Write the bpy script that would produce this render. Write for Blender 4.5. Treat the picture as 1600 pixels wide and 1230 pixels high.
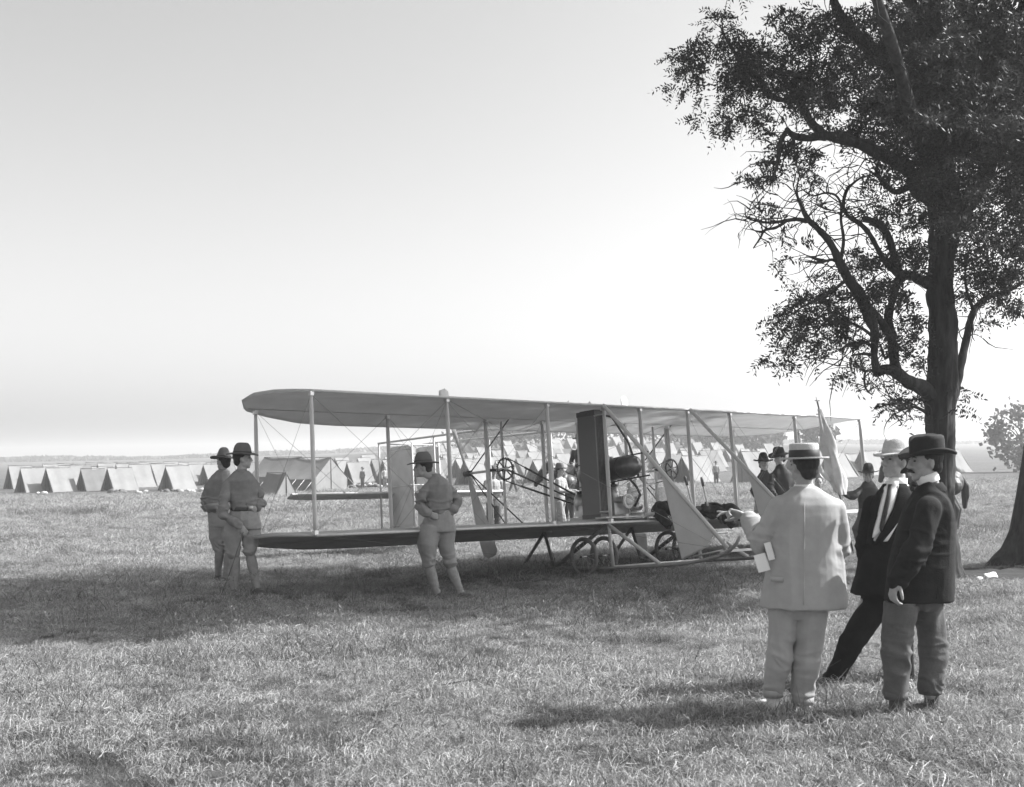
import bpy, bmesh, math, random
import numpy as np
from mathutils import Vector, Matrix, noise as mnoise

random.seed(11)
rng = np.random.default_rng(5)
R = math.radians
sc = bpy.context.scene
for o in list(bpy.data.objects):
    bpy.data.objects.remove(o)
col = sc.collection

# ------------------------------------------------------------------ camera
CAMH, FPX = 1.75, 1800.0                       # eye height, focal length in photo pixels
PITCH, ROLL = math.atan(91 / FPX), -0.0183
_cp, _sp, _c, _s = math.cos(PITCH), math.sin(PITCH), math.cos(ROLL), math.sin(ROLL)
FW = Vector((0, _cp, _sp)); U0 = Vector((0, -_sp, _cp)); R0 = Vector((1, 0, 0))
RT = _c * R0 + _s * U0; UP = -_s * R0 + _c * U0
cam_d = bpy.data.cameras.new('camera')
cam = bpy.data.objects.new('camera', cam_d); col.objects.link(cam)
mw = Matrix((RT, UP, -FW)).transposed().to_4x4(); mw.translation = (0, 0, CAMH)
cam.matrix_world = mw
cam_d.sensor_width = 36; cam_d.lens = 36 * FPX / 1600
cam_d.clip_start = 0.1; cam_d.clip_end = 9000
cam_d.dof.use_dof = True; cam_d.dof.focus_distance = 15.5; cam_d.dof.aperture_fstop = 5.0
sc.camera = cam

# ------------------------------------------------------------------ light
SUN_DIR = Vector((0.986, 0.15, 0)).normalized()          # horizontally towards the sun
SUN_EL = R(42)
sv = Vector((SUN_DIR.x * math.cos(SUN_EL), SUN_DIR.y * math.cos(SUN_EL), math.sin(SUN_EL)))
sd = bpy.data.lights.new('sun', 'SUN'); sun = bpy.data.objects.new('sun', sd); col.objects.link(sun)
sd.energy = 5.0; sd.angle = R(0.53); sd.color = (1, 1, 1)
sun.rotation_euler = sv.to_track_quat('Z', 'Y').to_euler()
w = bpy.data.worlds.new('World'); sc.world = w; w.use_nodes = True
nt = w.node_tree
bg = nt.nodes['Background']
sky = nt.nodes.new('ShaderNodeTexSky'); sky.sky_type = 'NISHITA'; sky.sun_disc = False
sky.sun_elevation = SUN_EL; sky.sun_rotation = math.atan2(SUN_DIR.x, SUN_DIR.y)
sky.air_density = 1.0; sky.dust_density = 3.0; sky.ozone_density = 1.0
bw = nt.nodes.new('ShaderNodeRGBToBW')
nt.links.new(sky.outputs[0], bw.inputs[0]); nt.links.new(bw.outputs[0], bg.inputs['Color'])
bg.inputs['Strength'].default_value = 0.139
sc.view_settings.view_transform = 'Standard'; sc.view_settings.look = 'None'
sc.view_settings.exposure = 1.0; sc.view_settings.gamma = 1; sc.view_settings.use_curve_mapping = False

# ------------------------------------------------------------------ helpers
def at(px, py, Y):
    """the point of the place seen at photo pixel (px, py), Y metres ahead of the camera"""
    d = FW + RT * ((px - 800) / FPX) - UP * ((py - 615) / FPX)
    return Vector((0, 0, CAMH)) + d * (Y / d.y)

def noise3(p, seed=0):
    """value noise, p (n,3) -> (n,) in -1..1"""
    p = np.asarray(p, float); i = np.floor(p).astype(np.int64); f = p - i; f = f * f * (3 - 2 * f)
    def h(a, b, c):
        n = (a * 374761393 + b * 668265263 + c * 2147483647 + seed * 974711) & 0xffffffff
        n = ((n ^ (n >> 13)) * 1274126177) & 0xffffffff
        n = ((n ^ (n >> 16)) * 2246822519) & 0xffffffff
        return ((n ^ (n >> 15)) & 0xffff) / 32767.5 - 1
    x, y, z = i[:, 0], i[:, 1], i[:, 2]; fx, fy, fz = f[:, 0], f[:, 1], f[:, 2]
    def lx(b, c): return h(x, b, c) * (1 - fx) + h(x + 1, b, c) * fx
    return (lx(y, z) * (1 - fy) + lx(y + 1, z) * fy) * (1 - fz) + (lx(y, z + 1) * (1 - fy) + lx(y + 1, z + 1) * fy) * fz

# terrain height
def ss(a, b, x):
    t = np.clip((x - a) / (b - a), 0, 1); return t * t * (3 - 2 * t)
def gz(x, y):
    x = np.asarray(x, float); y = np.asarray(y, float)
    z = -0.32 * ss(17, 29, y) - 0.62 * ss(30, 92, y)
    az = x / np.maximum(y, 1.0)
    hill = np.exp(-((az - 0.06) / 0.22) ** 2)
    z = z + (0.5 + 5.0 * hill) * ss(110, 330, y) + 3.0 * ss(330, 900, y) * (1 - .5 * hill)
    z = z + 0.02 * np.sin(x * .9 + 1.3) * np.cos(y * .7) * ss(4, 10, y) * (1 - ss(40, 80, y))
    z = z + .14 * np.exp(-((x + 3.2) ** 2 + (y - 13.4) ** 2) / 1.6)
    return z
def ground(x, y): return float(gz(x, y))

def tag(o, label=None, cat=None, group=None, kind=None):
    if label: o['label'] = label
    if cat: o['category'] = cat
    if group: o['group'] = group
    if kind: o['kind'] = kind
    return o

def empty(name, loc=(0, 0, 0), rot=None, label=None, cat=None, group=None):
    o = bpy.data.objects.new(name, None); col.objects.link(o)
    o.empty_display_size = .2
    o.location = loc
    if rot is not None: o.rotation_euler = rot
    return tag(o, label, cat, group)

def link(name, me, mat=None, parent=None, smooth=True):
    if mat and not me.materials: me.materials.append(mat)
    if smooth and len(me.polygons): me.polygons.foreach_set('use_smooth', [True] * len(me.polygons))
    o = bpy.data.objects.new(name, me); col.objects.link(o)
    if parent is not None: o.parent = parent
    return o

class MB:
    """collects shapes into one mesh; off is subtracted so that the mesh is local to its thing"""
    def __init__(s, off=(0, 0, 0)): s.v = []; s.f = []; s.off = Vector(off)
    def add(s, vs, fs):
        n = len(s.v); s.v += [tuple(Vector(v) - s.off) for v in vs]; s.f += [tuple(i + n for i in f) for f in fs]; return s
    def box(s, c, size, M=None):
        c = Vector(c); x, y, z = [k / 2 for k in size]; M = M or Matrix.Identity(3)
        vs = [c + M @ Vector((a * x, b * y, d * z)) for a in (-1, 1) for b in (-1, 1) for d in (-1, 1)]
        return s.add(vs, [(0, 1, 3, 2), (4, 6, 7, 5), (0, 4, 5, 1), (2, 3, 7, 6), (0, 2, 6, 4), (1, 5, 7, 3)])
    def bar(s, a, b, wx, wy, up=(0, 0, 1)):
        a, b = Vector(a), Vector(b); d = (b - a); L = d.length; d.normalize()
        u = Vector(up); sx = d.cross(u)
        if sx.length < 1e-3: sx = d.cross(Vector((1, 0, 0)))
        sx.normalize(); sy = sx.cross(d)
        return s.box((a + b) / 2, (wx, wy, L), Matrix((sx, sy, d)).transposed())
    def tube(s, pts, rs, n=8, caps=True, flat=None, up=None):
        """tube through points with radii; flat=(k) squashes the second axis"""
        pts = [Vector(p) for p in pts]; m = len(pts)
        if not hasattr(rs, '__len__'): rs = [rs] * m
        t0 = (pts[1] - pts[0]).normalized()
        ref = Vector(up) if up is not None else (Vector((0, 0, 1)) if abs(t0.z) < .9 else Vector((1, 0, 0)))
        vs = []; fs = []
        a = (ref - t0 * ref.dot(t0)).normalized()
        for i, p in enumerate(pts):
            t = (pts[min(i + 1, m - 1)] - pts[max(i - 1, 0)]).normalized()
            a = (a - t * a.dot(t)).normalized(); b = t.cross(a)
            r = rs[i]; rb = r * (flat if flat else 1)
            for k in range(n):
                q = 2 * math.pi * k / n
                vs.append(p + a * (math.cos(q) * r) + b * (math.sin(q) * rb))
        for i in range(m - 1):
            for k in range(n):
                k2 = (k + 1) % n
                fs.append((i * n + k, i * n + k2, (i + 1) * n + k2, (i + 1) * n + k))
        if caps: fs.append(tuple(range(n))[::-1]); fs.append(tuple((m - 1) * n + k for k in range(n)))
        return s.add(vs, fs)
    def ring(s, c, rad, r, axis, n=28, m=8, arc=None):
        """torus"""
        c = Vector(c); ax = Vector(axis).normalized()
        u = ax.orthogonal().normalized(); v = ax.cross(u); vs = []; fs = []
        for i in range(n):
            q = 2 * math.pi * i / n; d = u * math.cos(q) + v * math.sin(q)
            for k in range(m):
                p = 2 * math.pi * k / m
                vs.append(c + d * (rad + r * math.cos(p)) + ax * (r * math.sin(p)))
        for i in range(n):
            for k in range(m):
                fs.append((i * m + k, ((i + 1) % n) * m + k, ((i + 1) % n) * m + (k + 1) % m, i * m + (k + 1) % m))
        return s.add(vs, fs)
    def ell(s, c, r, M=None, nu=14, nv=9):
        c = Vector(c); M = M or Matrix.Identity(3); vs = [c + M @ Vector((0, 0, r[2]))]; fs = []
        for j in range(1, nv):
            th = math.pi * j / nv
            for i in range(nu):
                ph = 2 * math.pi * i / nu
                vs.append(c + M @ Vector((r[0] * math.sin(th) * math.cos(ph), r[1] * math.sin(th) * math.sin(ph), r[2] * math.cos(th))))
        vs.append(c + M @ Vector((0, 0, -r[2])))
        for i in range(nu): fs.append((0, 1 + i, 1 + (i + 1) % nu))
        for j in range(nv - 2):
            for i in range(nu):
                a = 1 + j * nu
                fs.append((a + i, a + nu + i, a + nu + (i + 1) % nu, a + (i + 1) % nu))
        a = 1 + (nv - 2) * nu
        for i in range(nu): fs.append((a + i, len(vs) - 1, a + (i + 1) % nu))
        return s.add(vs, fs)
    def chain(s, pts, rs, n=12, flat=None, up=None):
        """limb: tube with a ball on each joint"""
        s.tube(pts, rs, n, flat=flat, up=up)
        if not hasattr(rs, '__len__'): rs = [rs] * len(pts)
        for p, r in zip(pts, rs): s.ell(p, (r * .99, r * .99, r * .99), nu=n, nv=8)
        return s
    def loft(s, rows, n=20, ex=2.0, caps=True):
        """rows: (cx, cy, z, rx, ry[, tiltz]) superellipse sections"""
        vs = []; fs = []
        for row in rows:
            cx, cy, z, rx, ry = row[:5]; tl = row[5] if len(row) > 5 else 0
            for k in range(n):
                q = 2 * math.pi * k / n; c_, s_ = math.cos(q), math.sin(q)
                x = abs(c_) ** (2 / ex) * (1 if c_ > 0 else -1) * rx; y = abs(s_) ** (2 / ex) * (1 if s_ > 0 else -1) * ry
                vs.append((cx + x, cy + y, z + tl * x))
        m = len(rows)
        for i in range(m - 1):
            for k in range(n):
                k2 = (k + 1) % n; fs.append((i * n + k, (i + 1) * n + k, (i + 1) * n + k2, i * n + k2))
        if caps: fs.append(tuple(range(n))); fs.append(tuple((m - 1) * n + k for k in range(n))[::-1])
        return s.add(vs, fs)
    def lathe(s, prof, c=(0, 0, 0), M=None, n=24, ell=(1, 1)):
        c = Vector(c); M = M or Matrix.Identity(3); vs = []; fs = []
        for r, z in prof:
            for k in range(n):
                q = 2 * math.pi * k / n; vs.append(c + M @ Vector((r * math.cos(q) * ell[0], r * math.sin(q) * ell[1], z)))
        for i in range(len(prof) - 1):
            for k in range(n):
                k2 = (k + 1) % n; fs.append((i * n + k, i * n + k2, (i + 1) * n + k2, (i + 1) * n + k))
        return s.add(vs, fs)
    def prism(s, poly, d):
        """polygon (3d points) thickened by vector d"""
        d = Vector(d); n = len(poly); a = [Vector(p) - d / 2 for p in poly]; b = [Vector(p) + d / 2 for p in poly]
        fs = [tuple(range(n))[::-1], tuple(range(n, 2 * n))] + [(i, (i + 1) % n, n + (i + 1) % n, n + i) for i in range(n)]
        return s.add(a + b, fs)
    def mesh(s, name='m'):
        me = bpy.data.meshes.new(name); me.from_pydata(s.v, [], s.f); me.update(); return me
    def build(s, name, mat, parent=None, smooth=True):
        return link(name, s.mesh(name), mat, parent, smooth)

def recalc(me):
    bm = bmesh.new(); bm.from_mesh(me); bmesh.ops.recalc_face_normals(bm, faces=bm.faces); bm.to_mesh(me); bm.free()

def fuse(mb, voxel, name, mat, parent, it=3, disp=None, fac=.5):
    """one continuous surface out of overlapping closed shapes"""
    me = mb.mesh(name); recalc(me)
    o = bpy.data.objects.new('tmp', me); col.objects.link(o)
    m = o.modifiers.new('r', 'REMESH'); m.mode = 'VOXEL'; m.voxel_size = voxel
    if it: k = o.modifiers.new('s', 'SMOOTH'); k.iterations = it; k.factor = fac
    dg = bpy.context.evaluated_depsgraph_get(); dg.update()
    me2 = bpy.data.meshes.new_from_object(o.evaluated_get(dg), depsgraph=dg)
    bpy.data.objects.remove(o); bpy.data.meshes.remove(me)
    if disp:
        n = len(me2.vertices); co = np.empty(n * 3); no = np.empty(n * 3)
        me2.vertices.foreach_get('co', co); me2.vertices.foreach_get('normal', no)
        co = co.reshape(-1, 3); no = no.reshape(-1, 3)
        co = co + no * disp(co)[:, None]
        me2.vertices.foreach_set('co', co.ravel()); me2.update()
    me2.name = name; me2.materials.clear()
    return link(name, me2, mat, parent)

# ------------------------------------------------------------------ materials (the plate is monochrome: every colour is a grey)
MATS = {}
def mat(name, v, rough=.8, amt=.15, scale=8, bump=0.0, bscale=60, spec=.3, metal=0, stretch=(1, 1, 1), transl=0, v2=None, thr=None):
    if name in MATS: return MATS[name]
    m = bpy.data.materials.new(name); m.use_nodes = True; t = m.node_tree; N = t.nodes; L = t.links
    b = N['Principled BSDF']; b.inputs['Roughness'].default_value = rough
    b.inputs['Specular IOR Level'].default_value = spec; b.inputs['Metallic'].default_value = metal
    tc = N.new('ShaderNodeTexCoord'); mp = N.new('ShaderNodeMapping'); mp.inputs['Scale'].default_value = stretch
    L.new(tc.outputs['Object'], mp.inputs[0])
    no = N.new('ShaderNodeTexNoise'); no.inputs['Scale'].default_value = scale; no.inputs['Detail'].default_value = 6
    no.inputs['Roughness'].default_value = .65
    L.new(mp.outputs[0], no.inputs['Vector'])
    cr = N.new('ShaderNodeMapRange'); cr.inputs['From Min'].default_value = .3; cr.inputs['From Max'].default_value = .7
    lo, hi = (v * (1 - amt), v * (1 + amt)) if v2 is None else (v, v2)
    cr.inputs['To Min'].default_value = lo; cr.inputs['To Max'].default_value = hi
    L.new(no.outputs['Fac'], cr.inputs['Value']); L.new(cr.outputs[0], b.inputs['Base Color'])
    if bump:
        n2 = N.new('ShaderNodeTexNoise'); n2.inputs['Scale'].default_value = bscale; n2.inputs['Detail'].default_value = 4
        L.new(mp.outputs[0], n2.inputs['Vector'])
        bp = N.new('ShaderNodeBump'); bp.inputs['Strength'].default_value = bump; bp.inputs['Distance'].default_value = .01
        L.new(n2.outputs['Fac'], bp.inputs['Height']); L.new(bp.outputs[0], b.inputs['Normal'])
    if transl:
        tr = N.new('ShaderNodeBsdfTranslucent'); L.new(cr.outputs[0], tr.inputs['Color'])
        mx = N.new('ShaderNodeMixShader'); mx.inputs[0].default_value = transl
        L.new(b.outputs[0], mx.inputs[1]); L.new(tr.outputs[0], mx.inputs[2])
        L.new(mx.outputs[0], N['Material Output'].inputs['Surface'])
    MATS[name] = m; return m

def grass_mat(name, lo, hi, transl=.3):
    m = bpy.data.materials.new(name); m.use_nodes = True; t = m.node_tree; N = t.nodes; L = t.links
    b = N['Principled BSDF']; b.inputs['Roughness'].default_value = .55; b.inputs['Specular IOR Level'].default_value = .35
    oi = N.new('ShaderNodeObjectInfo'); at_ = N.new('ShaderNodeAttribute'); at_.attribute_name = 'shade'
    ad = N.new('ShaderNodeMath'); ad.operation = 'ADD'; L.new(oi.outputs['Random'], ad.inputs[0]); L.new(at_.outputs['Fac'], ad.inputs[1])
    cr = N.new('ShaderNodeMapRange'); cr.inputs['From Max'].default_value = 2.0
    cr.inputs['To Min'].default_value = lo; cr.inputs['To Max'].default_value = hi
    L.new(ad.outputs[0], cr.inputs['Value']); L.new(cr.outputs[0], b.inputs['Base Color'])
    tr = N.new('ShaderNodeBsdfTranslucent'); L.new(cr.outputs[0], tr.inputs['Color'])
    mx = N.new('ShaderNodeMixShader'); mx.inputs[0].default_value = transl
    L.new(b.outputs[0], mx.inputs[1]); L.new(tr.outputs[0], mx.inputs[2]); L.new(mx.outputs[0], N['Material Output'].inputs['Surface'])
    MATS[name] = m; return m

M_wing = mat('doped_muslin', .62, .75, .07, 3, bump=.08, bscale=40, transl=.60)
M_wing2 = mat('darker_muslin', .50, .78, .12, 3, bump=.1, bscale=40, transl=.30)  # darker, less translucent cloth for the lower wing and rudders
M_tail = mat('tail_muslin', .42, .78, .10, 4, bump=.1, bscale=40, transl=.15)
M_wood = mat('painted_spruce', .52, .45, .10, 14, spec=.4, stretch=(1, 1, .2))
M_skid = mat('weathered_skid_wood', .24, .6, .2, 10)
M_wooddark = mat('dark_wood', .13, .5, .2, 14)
M_wire = mat('steel_wire', .20, .4, .1, 20, metal=.6)
M_metal = mat('bright_aluminium', .55, .38, .2, 10, metal=.7)
M_iron = mat('dark_iron', .08, .45, .3, 12, metal=.5)
M_tank = mat('tank_metal', .16, .32, .25, 6, metal=.75)
M_rad = mat('radiator_metal', .10, .5, .2, 30, metal=.4)
M_radcore = mat('radiator_core', .16, .55, .25, 90, metal=.3, bump=.5, bscale=160)
M_rubber = mat('grey_rubber', .16, .75, .25, 16)
M_blinker = mat('white_blinker_cloth', .62, .8, .06, 5, transl=.25)
M_prop = mat('painted_propeller', .50, .5, .1, 6)
M_seat = mat('seat_upholstery', .5, .95, .35, 45, bump=.5, bscale=80)
M_skin = mat('skin', .32, .55, .10, 14, bump=.1, bscale=90, spec=.35)
M_hair = mat('dark_hair', .025, .6, .3, 60, stretch=(1, 1, .2), bump=.4, bscale=120)
M_eye = mat('eye_dark', .03, .3, .1, 20)
M_shirt = mat('flannel_shirt', .20, .95, .14, 12, bump=.35, bscale=90)
M_shirt2 = mat('dark_flannel_shirt', .055, .95, .14, 12, bump=.35, bscale=90)
M_breech = mat('khaki_breeches', .27, .95, .12, 10, bump=.35, bscale=90)
M_legging = mat('canvas_legging', .25, .9, .15, 14, bump=.4, bscale=60)
M_boot = mat('service_boot', .09, .6, .3, 14)
M_hat = mat('felt_campaign_hat', .12, .95, .15, 12, bump=.2, bscale=80)
M_hatd = mat('dark_felt_hat', .022, .85, .2, 12, bump=.2, bscale=80)
M_band = mat('dark_hat_band', .03, .6, .1, 20)
M_straw = mat('woven_straw', .44, .8, .12, 60, bump=.6, bscale=140)
M_belt = mat('web_belt', .06, .6, .2, 20)
M_light = mat('light_flannel_jacket', .35, .95, .08, 9, bump=.16, bscale=200)
M_lighttr = mat('pale_trousers', .34, .9, .09, 9, bump=.12, bscale=100)
M_shoew = mat('white_canvas_shoe', .65, .8, .12, 20)
M_dark = mat('dark_wool_suit', .018, .95, .2, 10, bump=.3, bscale=120, spec=.12)
M_dark2 = mat('charcoal_wool_jacket', .024, .92, .2, 10, bump=.3, bscale=120, spec=.15)
M_grtr = mat('grey_worn_trousers', .105, .9, .2, 8, bump=.3, bscale=90)
M_linen = mat('white_linen', .75, .8, .04, 12)
M_tie = mat('spotted_tie', .045, .7, .35, 90)
M_shoe = mat('dusty_shoe', .075, .6, .35, 20)
M_horse = mat('dark_bay_coat', .045, .5, .35, 7, bump=.1, bscale=60, spec=.5)
M_horseblk = mat('horse_mane', .02, .6, .3, 40)
M_blaze = mat('white_blaze', .5, .7, .1, 30)
M_leather = mat('oiled_leather', .05, .45, .2, 20)
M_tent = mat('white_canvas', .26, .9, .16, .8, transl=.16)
M_tent2 = mat('greyed_canvas', .18, .9, .18, .8, transl=.14)
M_tent3 = mat('bleached_canvas', .27, .9, .12, .8, transl=.16)
M_tentd = mat('shaded_canvas', .17, .9, .18, .9, transl=.12)  # canvas darkened: shade of unlit roofs and door flaps put into the colour
M_tentin = mat('tent_interior', .10, .95, .2, 2)
M_cloth = mat('bundle_cloth', .42, .9, .25, 3)
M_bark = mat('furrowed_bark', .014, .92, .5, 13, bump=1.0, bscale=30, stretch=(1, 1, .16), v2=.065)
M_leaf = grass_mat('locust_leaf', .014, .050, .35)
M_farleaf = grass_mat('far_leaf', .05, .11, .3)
M_flag = mat('guidon_cloth', .66, .85, .15, 5, transl=.3)
M_paper = mat('white_paper', .75, .8, .04, 9)
M_coat = mat('dark_jacket_cloth', .030, .85, .3, 10, bump=.4, bscale=60)
M_pack = mat('canvas_pack', .12, .85, .3, 10, bump=.4, bscale=60)
M_stick = mat('dry_stick', .10, .8, .3, 30)

# ------------------------------------------------------------------ ground
def build_ground():
    ys = np.concatenate([np.arange(-60, 4, 4.), np.arange(4, 26, .22), 26 + 1.0 * np.cumsum(1.045 ** np.arange(120))])
    ys = ys[ys < 1500]; ys = np.append(ys, 1600)
    us = np.linspace(-1, 1, 181); us = np.sign(us) * np.abs(us) ** 1.35
    X = us[None, :] * (np.maximum(ys, 6)[:, None] * 1.1 + 22); Y = np.repeat(ys[:, None], len(us), 1)
    Z = gz(X, Y)
    p = np.stack([X.ravel() * 1.3, Y.ravel() * 1.3, np.zeros(X.size)], 1)
    Z = Z + (.018 * noise3(p, 3) + .012 * noise3(p * 2.7, 4)).reshape(X.shape) * (1 - ss(26, 60, Y))
    n, m = X.shape
    vs = np.stack([X, Y, Z], -1).reshape(-1, 3)
    idx = np.arange(n * m).reshape(n, m)
    fs = np.stack([idx[:-1, :-1], idx[:-1, 1:], idx[1:, 1:], idx[1:, :-1]], -1).reshape(-1, 4)
    me = bpy.data.meshes.new('grass_field'); me.from_pydata(vs.tolist(), [], fs.tolist()); me.update()
    m_ = bpy.data.materials.new('field_turf'); m_.use_nodes = True; t = m_.node_tree; N = t.nodes; L = t.links
    b = N['Principled BSDF']; b.inputs['Roughness'].default_value = .95; b.inputs['Specular IOR Level'].default_value = .15
    tc = N.new('ShaderNodeTexCoord')
    def nz(scale, st, det=6, ro=.6):
        mp = N.new('ShaderNodeMapping'); mp.inputs['Scale'].default_value = st; L.new(tc.outputs['Object'], mp.inputs[0])
        x = N.new('ShaderNodeTexNoise'); x.inputs['Scale'].default_value = scale; x.inputs['Detail'].default_value = det; x.inputs['Roughness'].default_value = ro
        L.new(mp.outputs[0], x.inputs['Vector']); return x
    n1 = nz(.12, (1, 1.4, 1)); n2 = nz(1.6, (1, 1, 1)); n3 = nz(28, (1, 1, 1), 8, .75)
    def mr(x, a, b_, c, d):
        q = N.new('ShaderNodeMapRange'); 
        for k, v in zip(('From Min', 'From Max', 'To Min', 'To Max'), (a, b_, c, d)): q.inputs[k].default_value = v
        L.new(x, q.inputs['Value']); return q.outputs[0]
    def mul(a, b_):
        q = N.new('ShaderNodeMath'); q.operation = 'MULTIPLY'; L.new(a, q.inputs[0]); L.new(b_, q.inputs[1]); return q.outputs[0]
    a = mr(n1.outputs['Fac'], .3, .7, .07, .115); c = mr(n2.outputs['Fac'], .3, .7, .75, 1.25); d = mr(n3.outputs['Fac'], .3, .7, .55, 1.45)
    L.new(mul(mul(a, c), d), b.inputs['Base Color'])
    bp = N.new('ShaderNodeBump'); bp.inputs['Strength'].default_value = .9; bp.inputs['Distance'].default_value = .04
    L.new(n3.outputs['Fac'], bp.inputs['Height']); L.new(bp.outputs[0], b.inputs['Normal'])
    o = link('grass_field', me, m_); tag(o, kind='structure')
build_ground()

# ------------------------------------------------------------------ grass
M_blade = grass_mat('grass_blade', .022, .25, .35)
M_strawb = grass_mat('dry_straw_blade', .08, .56, .3)
def blade_mesh(n, rad, h0, h1, lean, wid, seed, flat=False, segs=3):
    g = np.random.default_rng(seed); vs = []; fs = []; sh = []
    for _ in range(n):
        a = g.uniform(0, 2 * math.pi); r = rad * math.sqrt(g.uniform()); x, y = r * math.cos(a), r * math.sin(a)
        h = g.uniform(h0, h1); d = g.uniform(0, 2 * math.pi); w_ = wid * g.uniform(.7, 1.3); s_ = g.uniform()
        dx, dy = math.cos(d), math.sin(d); ln = lean * g.uniform(.2, 1.2)
        i0 = len(vs); base = g.uniform(0.0, .03) if flat else -.01
        q = g.uniform(0, 2 * math.pi) ; px_, py_ = math.cos(q), math.sin(q)
        curl = g.uniform(-.4, .4)
        for k in range(segs + 1):
            t = k / segs
            if flat:
                cx = x + dx * h * t + dy * h * curl * t * t; cy = y + dy * h * t - dx * h * curl * t * t; cz = base + .035 * math.sin(t * 3.1) * g.uniform(.3, 1.2)
            else:
                cx = x + dx * h * ln * t * t; cy = y + dy * h * ln * t * t; cz = base + h * (t - .28 * ln * t * t)
            ww = w_ * (1 - t * .8) / 2
            if flat: ox, oy, oz = -dy * ww * .7, dx * ww * .7, ww * .6
            else: ox, oy, oz = px_ * ww, py_ * ww, 0
            vs += [(cx - ox, cy - oy, cz - oz), (cx + ox, cy + oy, cz + oz)]; sh += [s_, s_]
        for k in range(segs):
            fs.append((i0 + 2 * k, i0 + 2 * k + 1, i0 + 2 * k + 3, i0 + 2 * k + 2))
    me = bpy.data.meshes.new('grass_clump'); me.from_pydata(vs, [], fs); me.update()
    at_ = me.attributes.new('shade', 'FLOAT', 'POINT'); at_.data.foreach_set('value', sh)
    return me
def cloud(name, pts, rot, scl, idx, sources, label, cat):
    me = bpy.data.meshes.new(name); me.from_pydata(pts.tolist(), [], []); me.update()
    r_ = me.attributes.new('rot', 'FLOAT_VECTOR', 'POINT'); r_.data.foreach_set('vector', rot.astype(np.float32).ravel())
    s_ = me.attributes.new('scl', 'FLOAT', 'POINT'); s_.data.foreach_set('value', scl.astype(np.float32))
    i_ = me.attributes.new('idx', 'INT', 'POINT'); i_.data.foreach_set('value', idx.astype(np.int32))
    o = bpy.data.objects.new(name, me); col.objects.link(o); tag(o, label, cat, kind='stuff')
    ng = bpy.data.node_groups.new(name, 'GeometryNodeTree')
    ng.interface.new_socket('Geometry', in_out='INPUT', socket_type='NodeSocketGeometry'); ng.interface.new_socket('Geometry', in_out='OUTPUT', socket_type='NodeSocketGeometry')
    N = ng.nodes; L = ng.links; gi = N.new('NodeGroupInput'); go = N.new('NodeGroupOutput'); ip = N.new('GeometryNodeInstanceOnPoints')
    j = N.new('GeometryNodeGeometryToInstance')
    for s in reversed(sources):
        oi = N.new('GeometryNodeObjectInfo'); oi.inputs['Object'].default_value = s; oi.transform_space = 'ORIGINAL'
        oi.inputs['As Instance'].default_value = False
        L.new(oi.outputs['Geometry'], j.inputs[0])
    ip.inputs['Pick Instance'].default_value = True
    def attr(n, ty):
        a = N.new('GeometryNodeInputNamedAttribute'); a.data_type = ty; a.inputs['Name'].default_value = n; return a.outputs['Attribute']
    L.new(gi.outputs[0], ip.inputs['Points']); L.new(j.outputs[0], ip.inputs['Instance'])
    L.new(attr('idx', 'INT'), ip.inputs['Instance Index'])
    er = N.new('FunctionNodeEulerToRotation'); L.new(attr('rot', 'FLOAT_VECTOR'), er.inputs[0]); L.new(er.outputs[0], ip.inputs['Rotation'])
    L.new(attr('scl', 'FLOAT'), ip.inputs['Scale']); L.new(ip.outputs[0], go.inputs[0])
    md = o.modifiers.new('scatter', 'NODES'); md.node_group = ng
    return o
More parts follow.
